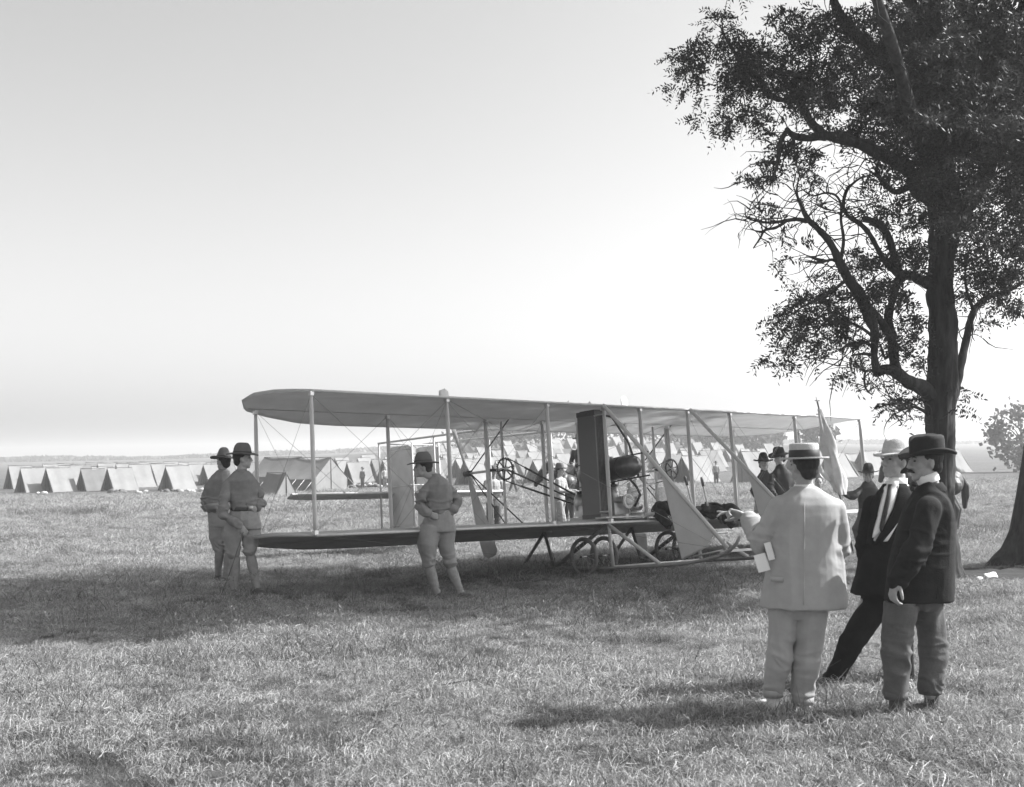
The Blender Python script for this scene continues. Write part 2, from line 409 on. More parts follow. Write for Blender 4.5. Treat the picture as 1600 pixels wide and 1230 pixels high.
def build_grass():
    specs = [('grass_tuft', blade_mesh(40, .13, .02, .075, 1.0, .0045, 1), M_blade, (-1.3, 9.3)),
             ('grass_tuft', blade_mesh(30, .12, .03, .11, 1.0, .0045, 2), M_blade, (-2.6, 9.9)),
             ('straw_tuft', blade_mesh(40, .16, .05, .17, .4, .0045, 3, True), M_strawb, (.2, 9.0)),
             ('straw_tuft', blade_mesh(22, .15, .04, .12, 1.5, .005, 4), M_strawb, (.9, 9.8)),
             ('weed_tuft', blade_mesh(14, .14, .08, .27, .9, .006, 5), M_blade, (-3.1, 11.6)),
             ('straw_litter', blade_mesh(80, .2, .02, .10, .3, .0055, 6, True, 2), M_strawb, (-.6, 9.0))]
    src = []
    for n, me, m, (x, y) in specs:
        o = link(n, me, m, smooth=False); o.location = (x, y, ground(x, y)); tag(o, 'short clump of grass blades within the foreground turf', 'grass', kind='stuff'); src.append(o)
    def region(y0, y1, dens, sc0, sc1, probs, name, label, wk=.50, wx=1.0):
        A = wk * (y1 ** 2 - y0 ** 2) + 2 * wx * (y1 - y0); n = int(A * dens)
        y = np.sqrt(rng.uniform(y0 ** 2, y1 ** 2, n)); x = rng.uniform(-1, 1, n) * (wk * y + wx)
        # patches: straw where the field is dry, green elsewhere
        q = noise3(np.stack([x * .45, y * .6, x * 0], 1), 8) + .6 * noise3(np.stack([x * 1.7, y * 1.7, x * 0], 1), 9)
        dry = np.clip(.5 + q * .8, 0, 1)
        u = rng.uniform(size=n); idx = np.zeros(n, int)
        pr = np.array(probs, float)
        isdry = rng.uniform(size=n) < dry * .55 + .25
        a = np.array([pr[0], pr[1], 0, 0, pr[4], 0]); b = np.array([0, 0, pr[2], pr[3], 0, pr[5]])
        a /= a.sum(); b /= b.sum()
        idx[isdry] = np.searchsorted(np.cumsum(b), u[isdry] * .9999); idx[~isdry] = np.searchsorted(np.cumsum(a), u[~isdry] * .9999)
        s_ = rng.uniform(sc0, sc1, n) * (1 + .35 * noise3(np.stack([x * .8, y * .8, x * 0], 1), 12))
        keep = (((x - 6.15) / 1.5) ** 2 + ((y - 15.3) / .95) ** 2 > .8 + .5 * noise3(np.stack([x * 2, y * 2, x * 0], 1), 31)) & (noise3(np.stack([x * .9, y * 1.1, x * 0], 1), 44) + .7 * noise3(np.stack([x * 3.1, y * 3.1, x * 0], 1), 45) > -1.02)
        x, y, idx, s_ = x[keep], y[keep], idx[keep], s_[keep]; n = len(x)
        pts = np.stack([x, y, gz(x, y) + .005], 1)
        rot = np.stack([rng.normal(0, .12, n), rng.normal(0, .12, n), rng.uniform(0, 6.28, n)], 1)
        cloud(name, pts, rot, s_, idx, src, label, 'grass')
    region(4.6, 12.5, 240, .6, 1.1, (3, 1.8, 3, 1.4, .34, 2.8), 'foreground_grass', 'trampled dry grass and straw across the foreground')
    region(12.5, 22, 130, .75, 1.3, (3, 3, 1.2, 1.6, .35, .8), 'meadow_grass', 'short shaded grass around and under the biplane', .5, 1)
    region(22, 44, 26, 1.2, 2.1, (2, 3, .6, 1.3, .1, .3), 'field_grass', 'sunlit mown grass between the biplane and the tents', .5, 1)
    region(44, 85, 5, 2.2, 3.6, (2, 3, .3, 1, .1, .2), 'camp_grass', 'pale rough grass just before the tent rows', .48, 1)
build_grass()

def build_soil():
    v = [(6.15, 15.3, 0)]; n = 40; rings = 6
    g = []
    for k in range(1, rings + 1):
        for i in range(n):
            a = 2 * math.pi * i / n; rr = k / rings * (1 + (.16 * math.sin(3 * a + 1) + .1 * math.sin(7 * a)) * k / rings); v.append((6.15 + 1.5 * rr * math.cos(a), 15.3 + .95 * rr * math.sin(a), 0))
    a = np.array(v); z = gz(a[:, 0], a[:, 1]); d = np.hypot((a[:, 0] - 6.15) / 1.5, (a[:, 1] - 15.3) / .95)
    z = z + .045 - .05 * np.clip(d - .75, 0, 1) + .03 * noise3(a * 5, 3) * (d < .95)
    f = [(0, 1 + i, 1 + (i + 1) % n) for i in range(n)]
    for k in range(rings - 1):
        for i in range(n): f.append((1 + k * n + i, 1 + (k + 1) * n + i, 1 + (k + 1) * n + (i + 1) % n, 1 + k * n + (i + 1) % n))
    me = bpy.data.meshes.new('shaded_bare_soil'); me.from_pydata([(p[0], p[1], q) for p, q in zip(v, z)], [], f); me.update()
    o = link('shaded_bare_soil', me, mat('shade_darkened_soil', .035, .95, .5, 7, bump=1, bscale=30)); tag(o, kind='structure')  # bare soil by the roots, with the tree's shade put into its dark colour
build_soil()
# ------------------------------------------------------------------ biplane
yaw_, pi_, ro_ = 0.718, 0.0803, -0.0237
def build_plane():
    O = Vector((1.991, 16.65, 0.719))
    cy, sy = math.cos(yaw_), math.sin(yaw_)
    eu = Vector((cy, sy, 0)); ev = Vector((sy, -cy, 0)); ew = Vector((0, 0, 1))
    ev2 = ev * math.cos(pi_) + ew * math.sin(pi_); ew2 = -ev * math.sin(pi_) + ew * math.cos(pi_)
    eu2 = eu * math.cos(ro_) + ew2 * math.sin(ro_); ew3 = -eu * math.sin(ro_) + ew2 * math.cos(ro_)
    root = empty('biplane', label='pusher biplane with cloth wings, twin rear propellers and wheeled skids', cat='airplane')
    m4 = Matrix((eu2, -ev2, ew3)).transposed().to_4x4(); m4.translation = O
    root.matrix_world = m4
    P = lambda u, v, w: Vector((u, -v, w))
    def part(mb, name, m, parent=root, smooth=True): return mb.build(name, m, parent, smooth)
    GAP = 1.64; SPAN = 5.95
    # plan outline
    def vle(u):
        a = abs(u); return .03 if a < 5.55 else .03 - .75 * ((a - 5.55) / .42) ** 2 * (1 if a < 5.97 else 1)
    def vte(u):
        a = abs(u)
        pts = [(0, -1.9), (4.1, -1.9), (4.7, -1.84), (5.3, -1.62), (5.7, -1.40), (5.97, -.95)]
        return np.interp(a, [p[0] for p in pts], [p[1] for p in pts])
    def camber(s):   # s 0..1 from leading edge, metres
        return .055 * math.sin(min(s * 1.9, 1) * math.pi * .5) * 1.0 - .30 * max(0, s - .22) ** 1.45
    def wing(w0, name):
        us = list(np.linspace(-SPAN, SPAN, 121)); ss_ = [0, .012, .03, .07, .13, .2, .3, .42, .55, .7, .85, .94, 1]
        v = []; f = []; nu, ns = len(us), len(ss_)
        for side in (1, -1):
            for u in us:
                a, b = vle(u), vte(u)
                scal = 1 + .0 * u
                rib = .005 * (0.5 - abs(((u / .33) % 1) - .5)) * 2   # cloth sags between ribs
                for s in ss_:
                    vv = a + (b - a) * s
                    sg = (0.03 - vv) / 1.93
                    th = .024 * (1 - (2 * min(s / .1, 1) / 2 - 1) ** 2) ** .5 if s < .1 else .024 * (1 - (s - .1) / .9 * .85)
                    if s == 0: th = 0
                    v.append(P(u, vv, w0 + camber(sg) + side * th + rib * (side if s > .02 else 0) * (1 - s) * .6))
        o2 = nu * ns
        for i in range(nu - 1):
            for j in range(ns - 1):
                a = i * ns + j
                f.append((a, a + 1, a + ns + 1, a + ns)); f.append((o2 + a, o2 + a + ns, o2 + a + ns + 1, o2 + a + 1))
        for i in range(nu - 1):
            for j in (0, ns - 1):
                a = i * ns + j; q = (a, a + ns, o2 + a + ns, o2 + a); f.append(q if j == 0 else q[::-1])
        for j in range(ns - 1):
            for i in (0, nu - 1):
                a = i * ns + j; f.append((a, o2 + a, o2 + a + 1, a + 1))
        me = bpy.data.meshes.new(name); me.from_pydata(v, [], f); me.update(); recalc(me)
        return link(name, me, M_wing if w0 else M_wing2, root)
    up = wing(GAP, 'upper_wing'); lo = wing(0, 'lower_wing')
    # rib tapes and leading edge of each wing
    for w0, wg in ((GAP, up), (0, lo)):
        base = None
        for k in range(-17, 18):
            u = k * .335; a, b = vle(u), vte(u)
            mb = MB()
            pts = []
            for s in np.linspace(.02, .985, 10):
                vv = a + (b - a) * s; sg = (0.03 - vv) / 1.93
                pts.append(P(u, vv, w0 + camber(sg) - .012 * (1 - s)))
            mb.tube(pts, .0035, 5)
            part(mb, 'rib', M_wing, wg)
        mb = MB(); mb.tube([P(u, vle(u) + .004, w0) for u in np.linspace(-5.6, 5.6, 12)], .017, 8); part(mb, 'leading_edge_spar', M_wood, wg)
        mb = MB(); mb.tube([P(u, -1.3, w0 + camber(.69) - .006) for u in np.linspace(-5.7, 5.7, 10)], .009, 6); part(mb, 'rear_spar', M_wing, wg)
    # struts
    US = [-5.6, -3.65, -1.95, -.86, -.12, .93, 1.95, 3.65, 5.6]
    def strut(a, b, r=.021, name='strut', m=M_wood, flat=1.7):
        a, b = Vector(a), Vector(b)
        pts = [a.lerp(b, t) for t in (0, .12, .5, .88, 1)]
        mb = MB(); mb.tube(pts, [r * .7, r * .92, r, r * .92, r * .7], 10, flat=flat, up=(1, 0, 0)); return part(mb, name, m)
    wr = camber(.69)
    for u in US:
        strut(P(u, 0, .02), P(u, 0, GAP - .02)); strut(P(u, -1.3, wr + .02), P(u, -1.3, GAP + wr - .05))
        for v, z in ((.0, .03), (0, GAP - .03), (-1.3, wr + .02), (-1.3, GAP + wr - .05)):
            mb = MB(); mb.box(P(u, v, z), (.045, .06, .05)); part(mb, 'strut_fitting', M_metal, smooth=False)
    # bracing wires
    def wire(a, b, r=.0022): mb = MB(); mb.tube([a, b], r, 4); part(mb, 'bracing_wire', M_wire)
    for i in range(len(US) - 1):
        u0, u1 = US[i], US[i + 1]
        for v, d in ((0, 0), (-1.3, wr)):
            if u1 - u0 > .9 and not (u0 == -.12 or (v == 0 and u0 == -1.95)):
                wire(P(u0, v, d + .03), P(u1, v, GAP + d - .04)); wire(P(u1, v, d + .03), P(u0, v, GAP + d - .04))
    for u in (-5.6, -3.65, 1.95, 3.65, 5.6):
        wire(P(u, 0, .03), P(u, -1.3, GAP + wr - .04)); wire(P(u, -1.3, wr + .03), P(u, 0, GAP - .04))
    for sx in (-1, 1):
        wire(P(sx * 3.65, -1.3, wr), P(sx * .3, -6.1, 1.62)); wire(P(sx * 1.95, -1.3, GAP + wr), P(sx * .3, -5.5, .2))
        wire(P(sx * 5.6, 0, .0), P(sx * .93, 0, -.6)); wire(P(sx * 1.95, 0, 0), P(sx * .93, .9, -.58)); wire(P(sx*1.95, -1.3, wr), P(sx*.93, -1.1, -.6))
        wire(P(sx * .93, 2.0, -.42), P(sx * 1.95, 0, .02)); wire(P(sx * .93, 2.0, -.42), P(sx * 3.65, 0, GAP - .02))
    # skids with their struts, wheels
    for u in (-.93, .93):
        sk = MB()
        pts = [P(u, -1.85, -.585), P(u, -1.1, -.60), P(u, 0, -.62), P(u, .9, -.605), P(u, 1.35, -.585), P(u, 1.67, -.55), P(u, 1.9, -.505), P(u, 2.09, -.44), P(u, 2.2, -.36), P(u, 2.27, -.27)]
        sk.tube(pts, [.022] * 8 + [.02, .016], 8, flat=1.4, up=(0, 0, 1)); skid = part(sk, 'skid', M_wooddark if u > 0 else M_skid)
        def sst(a, b, m=M_wood, r=.019): mb = MB(); mb.tube([a, b], r, 8, flat=1.5, up=(1, 0, 0)); part(mb, 'skid_strut', m)
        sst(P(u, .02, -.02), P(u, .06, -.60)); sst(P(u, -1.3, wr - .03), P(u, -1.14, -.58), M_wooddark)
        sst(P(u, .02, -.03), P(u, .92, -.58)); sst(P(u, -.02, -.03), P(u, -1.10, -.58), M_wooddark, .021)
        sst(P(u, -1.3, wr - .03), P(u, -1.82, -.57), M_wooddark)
        # boom and blinker
        mb = MB(); mb.tube([P(u, .06, GAP - .0), P(u, 1.05, .64), P(u, 2.06, -.40)], .024, 8, flat=1.3, up=(1, 0, 0)); part(mb, 'front_boom', M_wood)
        bl = [P(u, 1.05, .60), P(u, 1.31, -.52), P(u, 1.75, -.36), P(u, 1.86, -.24)]
        mb = MB(); mb.prism(bl, (.016, 0, 0)); bk = part(mb, 'blinker', M_blinker, smooth=False)
        mb = MB(); mb.tube([P(u, 1.06, .58), P(u, 1.31, -.53)], .009, 6); mb.tube([P(u, 1.31, -.53), P(u, 1.76, -.37), P(u, 1.88, -.25)], .009, 6)
        mb.tube([P(u, 1.28, -.40), P(u, 1.78, -.30)], .006, 5); part(mb, 'blinker_frame', M_wood, bk)
        mb = MB(); mb.tube([P(u, 2.02, -.30), P(u, 2.02, -.46)], .022, 8); mb.tube([P(u, 1.5, -.5), P(u, 2.05, -.42)], .012, 6); part(mb, 'boom_socket', M_metal)
        # wheel pair
        vc = -.3 if u < 0 else -.38; wc = -.45 if u < 0 else -.42
        mb = MB(); mb.tube([P(u - .27, vc, wc), P(u + .27, vc, wc)], .016, 8); part(mb, 'axle', M_iron)
        for k in (-1, 1):
            mb = MB(); mb.tube([P(u + k * .06, vc, wc + .02), P(u + k * .03, vc + .15, -.585)], .01, 6); part(mb, 'axle_bracket', M_iron)
        for k in (-1, 1):
            c = P(u + k * .20, vc, wc)
            mb = MB(); mb.ring(c, .222, .006, (1, 0, 0), 30, 6); wl = part(mb, 'wheel', M_iron)
            mb = MB(); mb.ring(c, .245, .028, (1, 0, 0), 34, 10); part(mb, 'tyre', M_rubber, wl)
            mb = MB(); mb.tube([c - Vector((.045, 0, 0)), c + Vector((.045, 0, 0))], [.022, .022], 10); mb.tube([c - Vector((.05, 0, 0)), c + Vector((.05, 0, 0))], .012, 8); part(mb, 'hub', M_metal, wl)
            for q in range(14):
                a = 2 * math.pi * q / 14
                mb = MB(); mb.tube([c + Vector(((.03 if q % 2 else -.03), .02 * math.cos(a), .02 * math.sin(a))), c + Vector((0, .222 * math.cos(a + .25), .222 * math.sin(a + .25)))], .0026, 4); part(mb, 'spoke', M_metal, wl)
    mb = MB(); mb.bar(P(-.95, 2.0, -.445), P(.95, 2.0, -.445), .10, .03, (0, 0, 1)); part(mb, 'skid_crossbar', M_wood, smooth=False)
    mb = MB(); mb.tube([P(-.93, .05, -.60), P(.93, .05, -.60)], .014, 8); part(mb, 'skid_crossbar', M_wood)
    # tail booms
    for u in (-.5, .5):
        for a, b in ((P(u * 1.6, -1.3, GAP + wr - .03), P(u, -6.12, 1.71)), (P(u * 1.6, -1.3, wr - .02), P(u, -6.12, .08))):
            mb = MB(); mb.tube([a, a.lerp(b, .5), b], .019, 8); part(mb, 'tail_boom', M_wood)
        for t, vv in ((0, -6.1), (0, -4.3), (0, -2.8)):
            k = (vv + 1.3) / (-6.12 + 1.3)
            uu = u * (1.6 - .6 * k)
            mb = MB(); mb.tube([P(uu, vv, .08 * k + (wr) * (1 - k)), P(uu, vv, 1.71 * k + (GAP + wr) * (1 - k))], .014, 8, flat=1.5, up=(1, 0, 0)); part(mb, 'boom_post', M_wood)
        wire(P(u, -6.1, 1.7), P(u * 1.2, -4.3, .0)); wire(P(u, -6.1, .1), P(u * 1.2, -4.3, 1.6)); wire(P(u * 1.2, -4.3, 1.6), P(u * 1.4, -2.8, -.1)); wire(P(u * 1.2, -4.3, .0), P(u * 1.4, -2.8, 1.55))
    for w_ in (1.66, .09):
        mb = MB(); mb.tube([P(-.52, -5.72, w_), P(.52, -5.72, w_)], .014, 8); part(mb, 'rudder_crossbar', M_wood)
    for u in (-.3, .3):
        mb = MB(); mb.prism([P(u, -5.38, .16), P(u, -5.38, 1.59), P(u, -5.46, 1.62), P(u, -5.95, 1.63), P(u, -6.05, 1.60), P(u, -6.06, .18), P(u, -5.95, .15)], (.03, 0, 0))
        rd = part(mb, 'rudder', M_wing2, smooth=False)
        mb = MB(); mb.tube([P(u, -5.36, .05), P(u, -5.36, 1.66)], .015, 8); part(mb, 'rudder_post', M_wood, rd)
        for z in (.2, .9, 1.55):
            mb = MB(); mb.tube([P(u - .02, -5.38, z), P(u - .02, -6.03, z)], .008, 6); part(mb, 'rudder_rib', M_wood, rd)
    mb = MB(); mb.tube([P(-.36, -5.36, .90), P(.36, -5.36, .90)], .012, 8); part(mb, 'rudder_tie_rod', M_linen)
    # elevator
    el = MB(); us = np.linspace(-2.35, 2.35, 25)
    va = lambda u: -5.95 - .10 * max(0, abs(u) - 1.6) / .75; vb = lambda u: -6.78 + .55 * max(0, (abs(u) - 1.4) / .95) ** 2
    top = [P(u, va(u), .80) for u in us] + [P(u, vb(u), .70 - .02) for u in us[::-1]]
    v = []; f = []
    for u in us:
        for s in (0, .05, .4, 1):
            vv = va(u) + (vb(u) - va(u)) * s; th = (.0, .028, .03, .004)[(0, .05, .4, 1).index(s)]
            v.append(P(u, vv, .80 - .06 * s + th)); v.append(P(u, vv, .80 - .06 * s - th))
    for i in range(len(us) - 1):
        for j in range(3):
            a = i * 8 + j * 2
            f.append((a, a + 2, a + 10, a + 8)); f.append((a + 1, a + 9, a + 11, a + 3))
        a = i * 8 + 6; f.append((a, a + 1, a + 9, a + 8))
    me = bpy.data.meshes.new('elevator'); me.from_pydata(v, [], f); me.update(); recalc(me); eo = link('elevator', me, M_tail, root)
    mb = MB(); mb.tube([P(-2.3, -5.95, .80), P(2.3, -5.95, .80)], .018, 8); part(mb, 'elevator_spar', M_wood, eo)
    # propellers, shafts, sprockets
    for sx, tilt in ((-1, R(19)), (1, R(6))):
        uc, wc = sx * 1.78, .84
        ax = P(0, 1, 0)
        hub = P(uc, -1.98, wc)
        mb = MB(); mb.tube([P(uc, -2.02, wc), P(uc, -1.10, wc)], .019, 8); part(mb, 'propeller_shaft', M_wood)
        d = Vector((-math.sin(tilt), 0, math.cos(tilt))); side = d.cross(ax)
        v = []; f = []; st = np.linspace(-1, 1, 41)
        for t in st:
            a = abs(t); wd = np.interp(a, [0, .08, .2, .5, .8, .95, 1], [.05, .05, .085, .17, .235, .24, .14]); pt = R(np.interp(a, [0, .15, 1], [45, 42, 12])) * (-1 if t > 0 else 1)
            c = hub + d * (t * 1.30); ch = (side * math.cos(pt) + ax * math.sin(pt)) * wd; nn = ch.cross(d).normalized() * np.interp(a, [0, .2, 1], [.045, .025, .007])
            off = ch * (.15 if t > 0 else -.15) * a
            for q in (-.5, -.2, .2, .5): v.append(c + off + ch * q + nn * (.5 if abs(q) < .4 else .06))
            for q in (.5, .2, -.2, -.5): v.append(c + off + ch * q - nn * (.5 if abs(q) < .4 else .06))
        for i in range(40):
            for k in range(8): f.append((i * 8 + k, i * 8 + (k + 1) % 8, i * 8 + 8 + (k + 1) % 8, i * 8 + 8 + k))
        f.append(tuple(range(8))); f.append(tuple(320 + k for k in range(8))[::-1])
        me = bpy.data.meshes.new('propeller'); me.from_pydata(v, [], f); me.update(); recalc(me); pr = link('propeller', me, M_prop, root)
        mb = MB(); mb.tube([hub - ax * .05, hub + ax * .08], [.05, .04], 14); part(mb, 'hub', M_iron, pr)
        # bearing struts between the pair of uprights
        for k in (-.17, .17):
            strut(P(uc + k * .9, -1.34, wr + .03), P(uc + k * .9, -1.34, GAP + wr - .05), .016, 'bearing_post')
        mb = MB(); mb.tube([P(uc - .17, -1.32, wc), P(uc + .17, -1.32, wc)], .018, 8); part(mb, 'bearing', M_iron)
        for e in ((uc + .3, GAP + wr), (uc + .22, wr), (uc + .6, wr)):
            mb = MB(); mb.tube([P(uc, -1.92, wc), P(e[0] , -1.32, e[1])], .010, 6); part(mb, 'bearing_stay', M_iron)
        sc_ = P(uc, -1.12, wc)
        mb = MB(); mb.ring(sc_, .145, .012, ax, 36, 6)
        for q in range(30):
            a = 2 * math.pi * q / 30; mb.box(sc_ + Vector((math.cos(a), 0, math.sin(a))) * .162, (.013, .01, .013))
        sp = part(mb, 'sprocket', M_iron)
        for q in range(6):
            a = 2 * math.pi * q / 6 + .3; mb = MB(); mb.tube([sc_, sc_ + Vector((math.cos(a), 0, math.sin(a))) * .145], [.012, .008], 6); part(mb, 'spoke', M_iron, sp)
        mb = MB(); mb.tube([sc_ - ax * .03, sc_ + ax * .04], .03, 10); part(mb, 'hub', M_metal, sp)
        e0 = P(-.30, -1.12, .33); dd = (e0 - sc_).normalized(); nn = dd.cross(ax).normalized(); rr = .165
        a1, b1 = sc_ + nn * rr, e0 + nn * .06; a2, b2 = sc_ - nn * rr, e0 - nn * .06
        if sx > 0: b1, b2 = b2, b1
        for a, b in ((a1, b1), (a2, b2)):
            mb = MB(); mb.tube([a, b], .0085, 6); ch = part(mb, 'drive_chain', M_iron)
            mb = MB(); mb.tube([a.lerp(b, .22), a.lerp(b, .92)], .015, 8); part(mb, 'chain_guide_tube', M_iron if sx < 0 else M_metal, ch)
        if sx < 0:
            mb = MB(); mb.tube([sc_ + dd * .05, e0], .013, 8); part(mb, 'chain_stay', M_iron)
            p = a1.lerp(b1, .24); q = a2.lerp(b2, .24); mb = MB(); mb.tube([p, q], .010, 6); part(mb, 'chain_spreader', M_metal)
    # engine
    ue = -.36
    mb = MB(); mb.box(P(ue, -.66, .20), (.30, .82, .16)); mb.box(P(ue, -.66, .09), (.22, .74, .08)); mb.tube([P(ue, -1.10, .33), P(ue, -.2, .33)], .05, 10)
    en = part(mb, 'engine', M_metal, smooth=False)
    for k in range(4):
        v = -.96 + k * .19
        mb = MB(); mb.tube([P(ue, v, .27), P(ue, v, .52)], .078, 16); mb.tube([P(ue, v, .36), P(ue, v, .37)], .086, 16); cy_ = part(mb, 'cylinder', M_metal, en)
        mb = MB(); mb.tube([P(ue, v, .52), P(ue, v, .56)], .066, 14); mb.tube([P(ue, v, .56), P(ue, v, .61)], .03, 10); part(mb, 'cylinder_head', M_iron, cy_)
        mb = MB(); mb.tube([P(ue + .12, v, .26), P(ue + .11, v, .60), P(ue, v, .63)], .008, 6); part(mb, 'pushrod', M_metal, en)
        mb = MB(); mb.tube([P(ue - .07, v, .48), P(ue - .17, v, .47)], .022, 8); part(mb, 'exhaust_stub', M_iron, en)
        mb = MB(); mb.tube([P(ue + .1, v + .05, .34), P(ue + .16, v + .05, .30)], .03, 10); part(mb, 'valve_box', M_linen, en)
    mb = MB(); mb.tube([P(ue, -1.04, .33), P(ue, -1.0, .33)], .19, 28); mb.tube([P(ue, -1.05, .33), P(ue, -.99, .33)], .12, 20); part(mb, 'flywheel', M_metal, en)
    mb = MB(); mb.tube([P(ue - .1, -.9, .64), P(ue - .1, -.2, .66)], .022, 8); part(mb, 'water_manifold', M_metal, en)
    mb = MB(); mb.tube([P(ue + .10, -.2, .66), P(ue + .12, -.05, .5), P(ue + .16, -.02, .38), P(ue + .13, -.12, .22)], .018, 8); part(mb, 'water_hose', M_iron, en)
    mb = MB(); mb.ring(P(ue + .05, -.16, .30), .085, .022, ax, 22, 8); mb.tube([P(ue + .05, -.20, .30), P(ue + .05, -.12, .30)], .05, 12); part(mb, 'magneto_wheel', M_linen, en)
    mb = MB(); mb.tube([P(ue + .2, -.22, .22), P(ue + .2, -.08, .22)], .06, 14); mb.tube([P(ue + .2, -.14, .22), P(ue + .2, -.14, .36)], .03, 10); part(mb, 'carburettor', M_metal, en)
    mb = MB(); mb.tube([P(ue, -.1, .14), P(ue + .25, .0, .12), P(ue + .34, -.2, .1)], .012, 6); mb.tube([P(ue + .05, -.1, .42), P(ue + .2, -.05, .45), P(ue + .25, -.2, .3)], .008, 6); part(mb, 'oil_pipe', M_metal, en)
    for s_ in (-.16, .16):
        mb = MB(); mb.bar(P(ue + s_, -1.15, .085), P(ue + s_, .0, .085), .05, .05); part(mb, 'engine_bearer', M_wood, smooth=False)
    mb = MB(); mb.box(P(-.2, -.1, .075), (1.5, .22, .02)); part(mb, 'foot_board', M_wood, smooth=False)
    # radiator of upright flat tubes
    mb = MB(); mb.box(P(-.845, -.375, .83), (.02, .35, 1.40)); rad = part(mb, 'radiator', M_radcore, smooth=False)
    for k in range(6):
        u = -.815 + k * .026
        mb = MB(); mb.box(P(u, -.375, .83), (.012, .34, 1.40)); part(mb, 'cooling_tube', M_rad, rad, smooth=False)
    mb = MB(); mb.box(P(-.765, -.375, 1.565), (.19, .37, .07)); mb.box(P(-.765, -.375, 1.605), (.12, .30, .02)); part(mb, 'header_tank', M_rad, rad, smooth=False)
    mb = MB(); mb.box(P(-.765, -.375, .10), (.19, .37, .06)); part(mb, 'bottom_tank', M_rad, rad, smooth=False)
    mb = MB(); mb.tube([P(-.76, -.25, 1.56), P(-.60, -.1, 1.50), P(-.42, .02, 1.12), P(-.30, .06, .72), P(-.24, .0, .64)], .016, 8); part(mb, 'water_hose', M_iron, rad)
    mb = MB()
    for z in (.16, 1.52): mb.tube([P(-.86, -.2, z), P(-.86, .0, z)], .01, 6)
    part(mb, 'radiator_bracket', M_metal, rad)
    # fuel tank
    a, b = P(-.42, -1.0, .72), P(-.42, .20, .80); d = (b - a).normalized(); r = .155
    pts = [a, a + d * .02, a + d * .07, a + d * .15, b - d * .16, b - d * .08, b - d * .03, b]; rr = [.02, r * .55, r * .85, r, r, r * .88, r * .6, .02]
    mb = MB(); mb.tube(pts, rr, 24); tk = part(mb, 'fuel_tank', M_tank)
    mb = MB(); mb.tube([a.lerp(b, .55) + Vector((0, 0, .15)), a.lerp(b, .55) + Vector((0, 0, .19))], .03, 12); part(mb, 'filler_cap', M_metal, tk)
    for t in (.3, .72):
        c = a.lerp(b, t); mb = MB(); mb.ring(c, r + .002, .006, d, 30, 5); part(mb, 'tank_strap', M_iron, tk)
    for z in (-.165, .165):
        mb = MB(); mb.tube([a + Vector((.05, .1, z)), b + Vector((.05, -.14, z))], .011, 6); part(mb, 'tank_rail', M_iron, tk)
    # seats, levers
    for k, us_ in enumerate((.03, .58)):
        sv_ = -.32 if k == 0 else -.27
        mb = MB(); mb.loft([(us_, -sv_ - .0, .10, .12, .03), (us_, -sv_ - .0, .16, .10, .03), (us_, -sv_ + .02, .26, .135, .045), (us_, -sv_ + .03, .38, .15, .05), (us_, -sv_ + .05, .46, .13, .045), (us_, -sv_ + .06, .50, .08, .03)], 16)
        st_ = part(mb, 'seat', M_seat)
        mb = MB(); mb.box(P(us_, sv_ + .2, .10), (.34, .34, .05)); part(mb, 'seat_cushion', M_seat, st_)
        mb = MB(); mb.tube([P(us_ - .1, sv_, .06), P(us_ - .1, sv_ - .03, .2)], .010, 6); mb.tube([P(us_ + .1, sv_, .06), P(us_ + .1, sv_ - .03, .2)], .010, 6); part(mb, 'seat_bracket', M_iron, st_)
    for p0, p1 in ((P(.38, .15, .05), P(.36, .10, .62)), (P(.80, .12, .04), P(.72, .05, .62)), (P(1.14, .12, .04), P(1.06, .08, .60))):
        mb = MB(); mb.tube([p0, p1], .014, 8); lv = part(mb, 'control_lever', M_wood)
        mb = MB(); q = (p1 - p0).normalized(); mb.tube([p1 - q * .12, p1 - q * .02, p1 + q * .02], [.021, .024, .018], 10); part(mb, 'lever_grip', M_wooddark, lv)
    # foot rest ahead of the seats
    for u in (.2, .75):
        mb = MB(); mb.tube([P(u, .05, .0), P(u, .62, -.22)], .012, 6); part(mb, 'foot_rest_arm', M_wood)
    mb = MB(); mb.tube([P(.1, .62, -.22), P(.9, .62, -.22)], .016, 8); part(mb, 'foot_rest', M_metal)
    return root, P
plane, PP = build_plane()
PW = lambda u, v, w: plane.matrix_world @ PP(u, v, w)

# jackets thrown over the front edge of the lower wing
def heap(name, label, c, size, m, seed, extra, cat='jacket'):
    root = empty(name, c, label=label, cat=cat)
    mb = MB(); g = random.Random(seed)
    for k in range(9):
        a = g.uniform(-1, 1); b = g.uniform(-1, 1)
        M = Matrix.Rotation(g.uniform(0, 3), 3, 'Z') @ Matrix.Rotation(g.uniform(-.5, .5), 3, 'Y')
        mb.ell((a * size[0] * .6, b * size[1] * .5, size[2] * g.uniform(.15, .6) * (1 - .5 * abs(a))), (size[0] * g.uniform(.4, .75), size[1] * g.uniform(.35, .6), size[2] * g.uniform(.14, .3)), M @ Matrix.Rotation(g.uniform(-.6, .6), 3, 'X'))
    for p, q, r in extra: mb.tube([p, Vector(p).lerp(Vector(q), .5) + Vector((0, 0, .03)), q], [r, r * 1.2, r * .8], 10, flat=.5)
    fuse(mb, .011, 'cloth_folds', m, root, 2, lambda p: .012 * noise3(p * 9, seed) + .012 * (1 - np.abs(noise3(p * np.array([6, 16, 16]), seed + 3)) * 2))
    return root
R_a = heap('folded_jacket', 'dark jacket thrown over the wing edge beside the seats', PW(.20, .10, .05), (.30, .24, .26), M_coat, 3, [((.05, -.1, .1), (.15, -.35, -.28), .06), ((-.2, 0, .1), (.0, -.3, -.12), .08)])
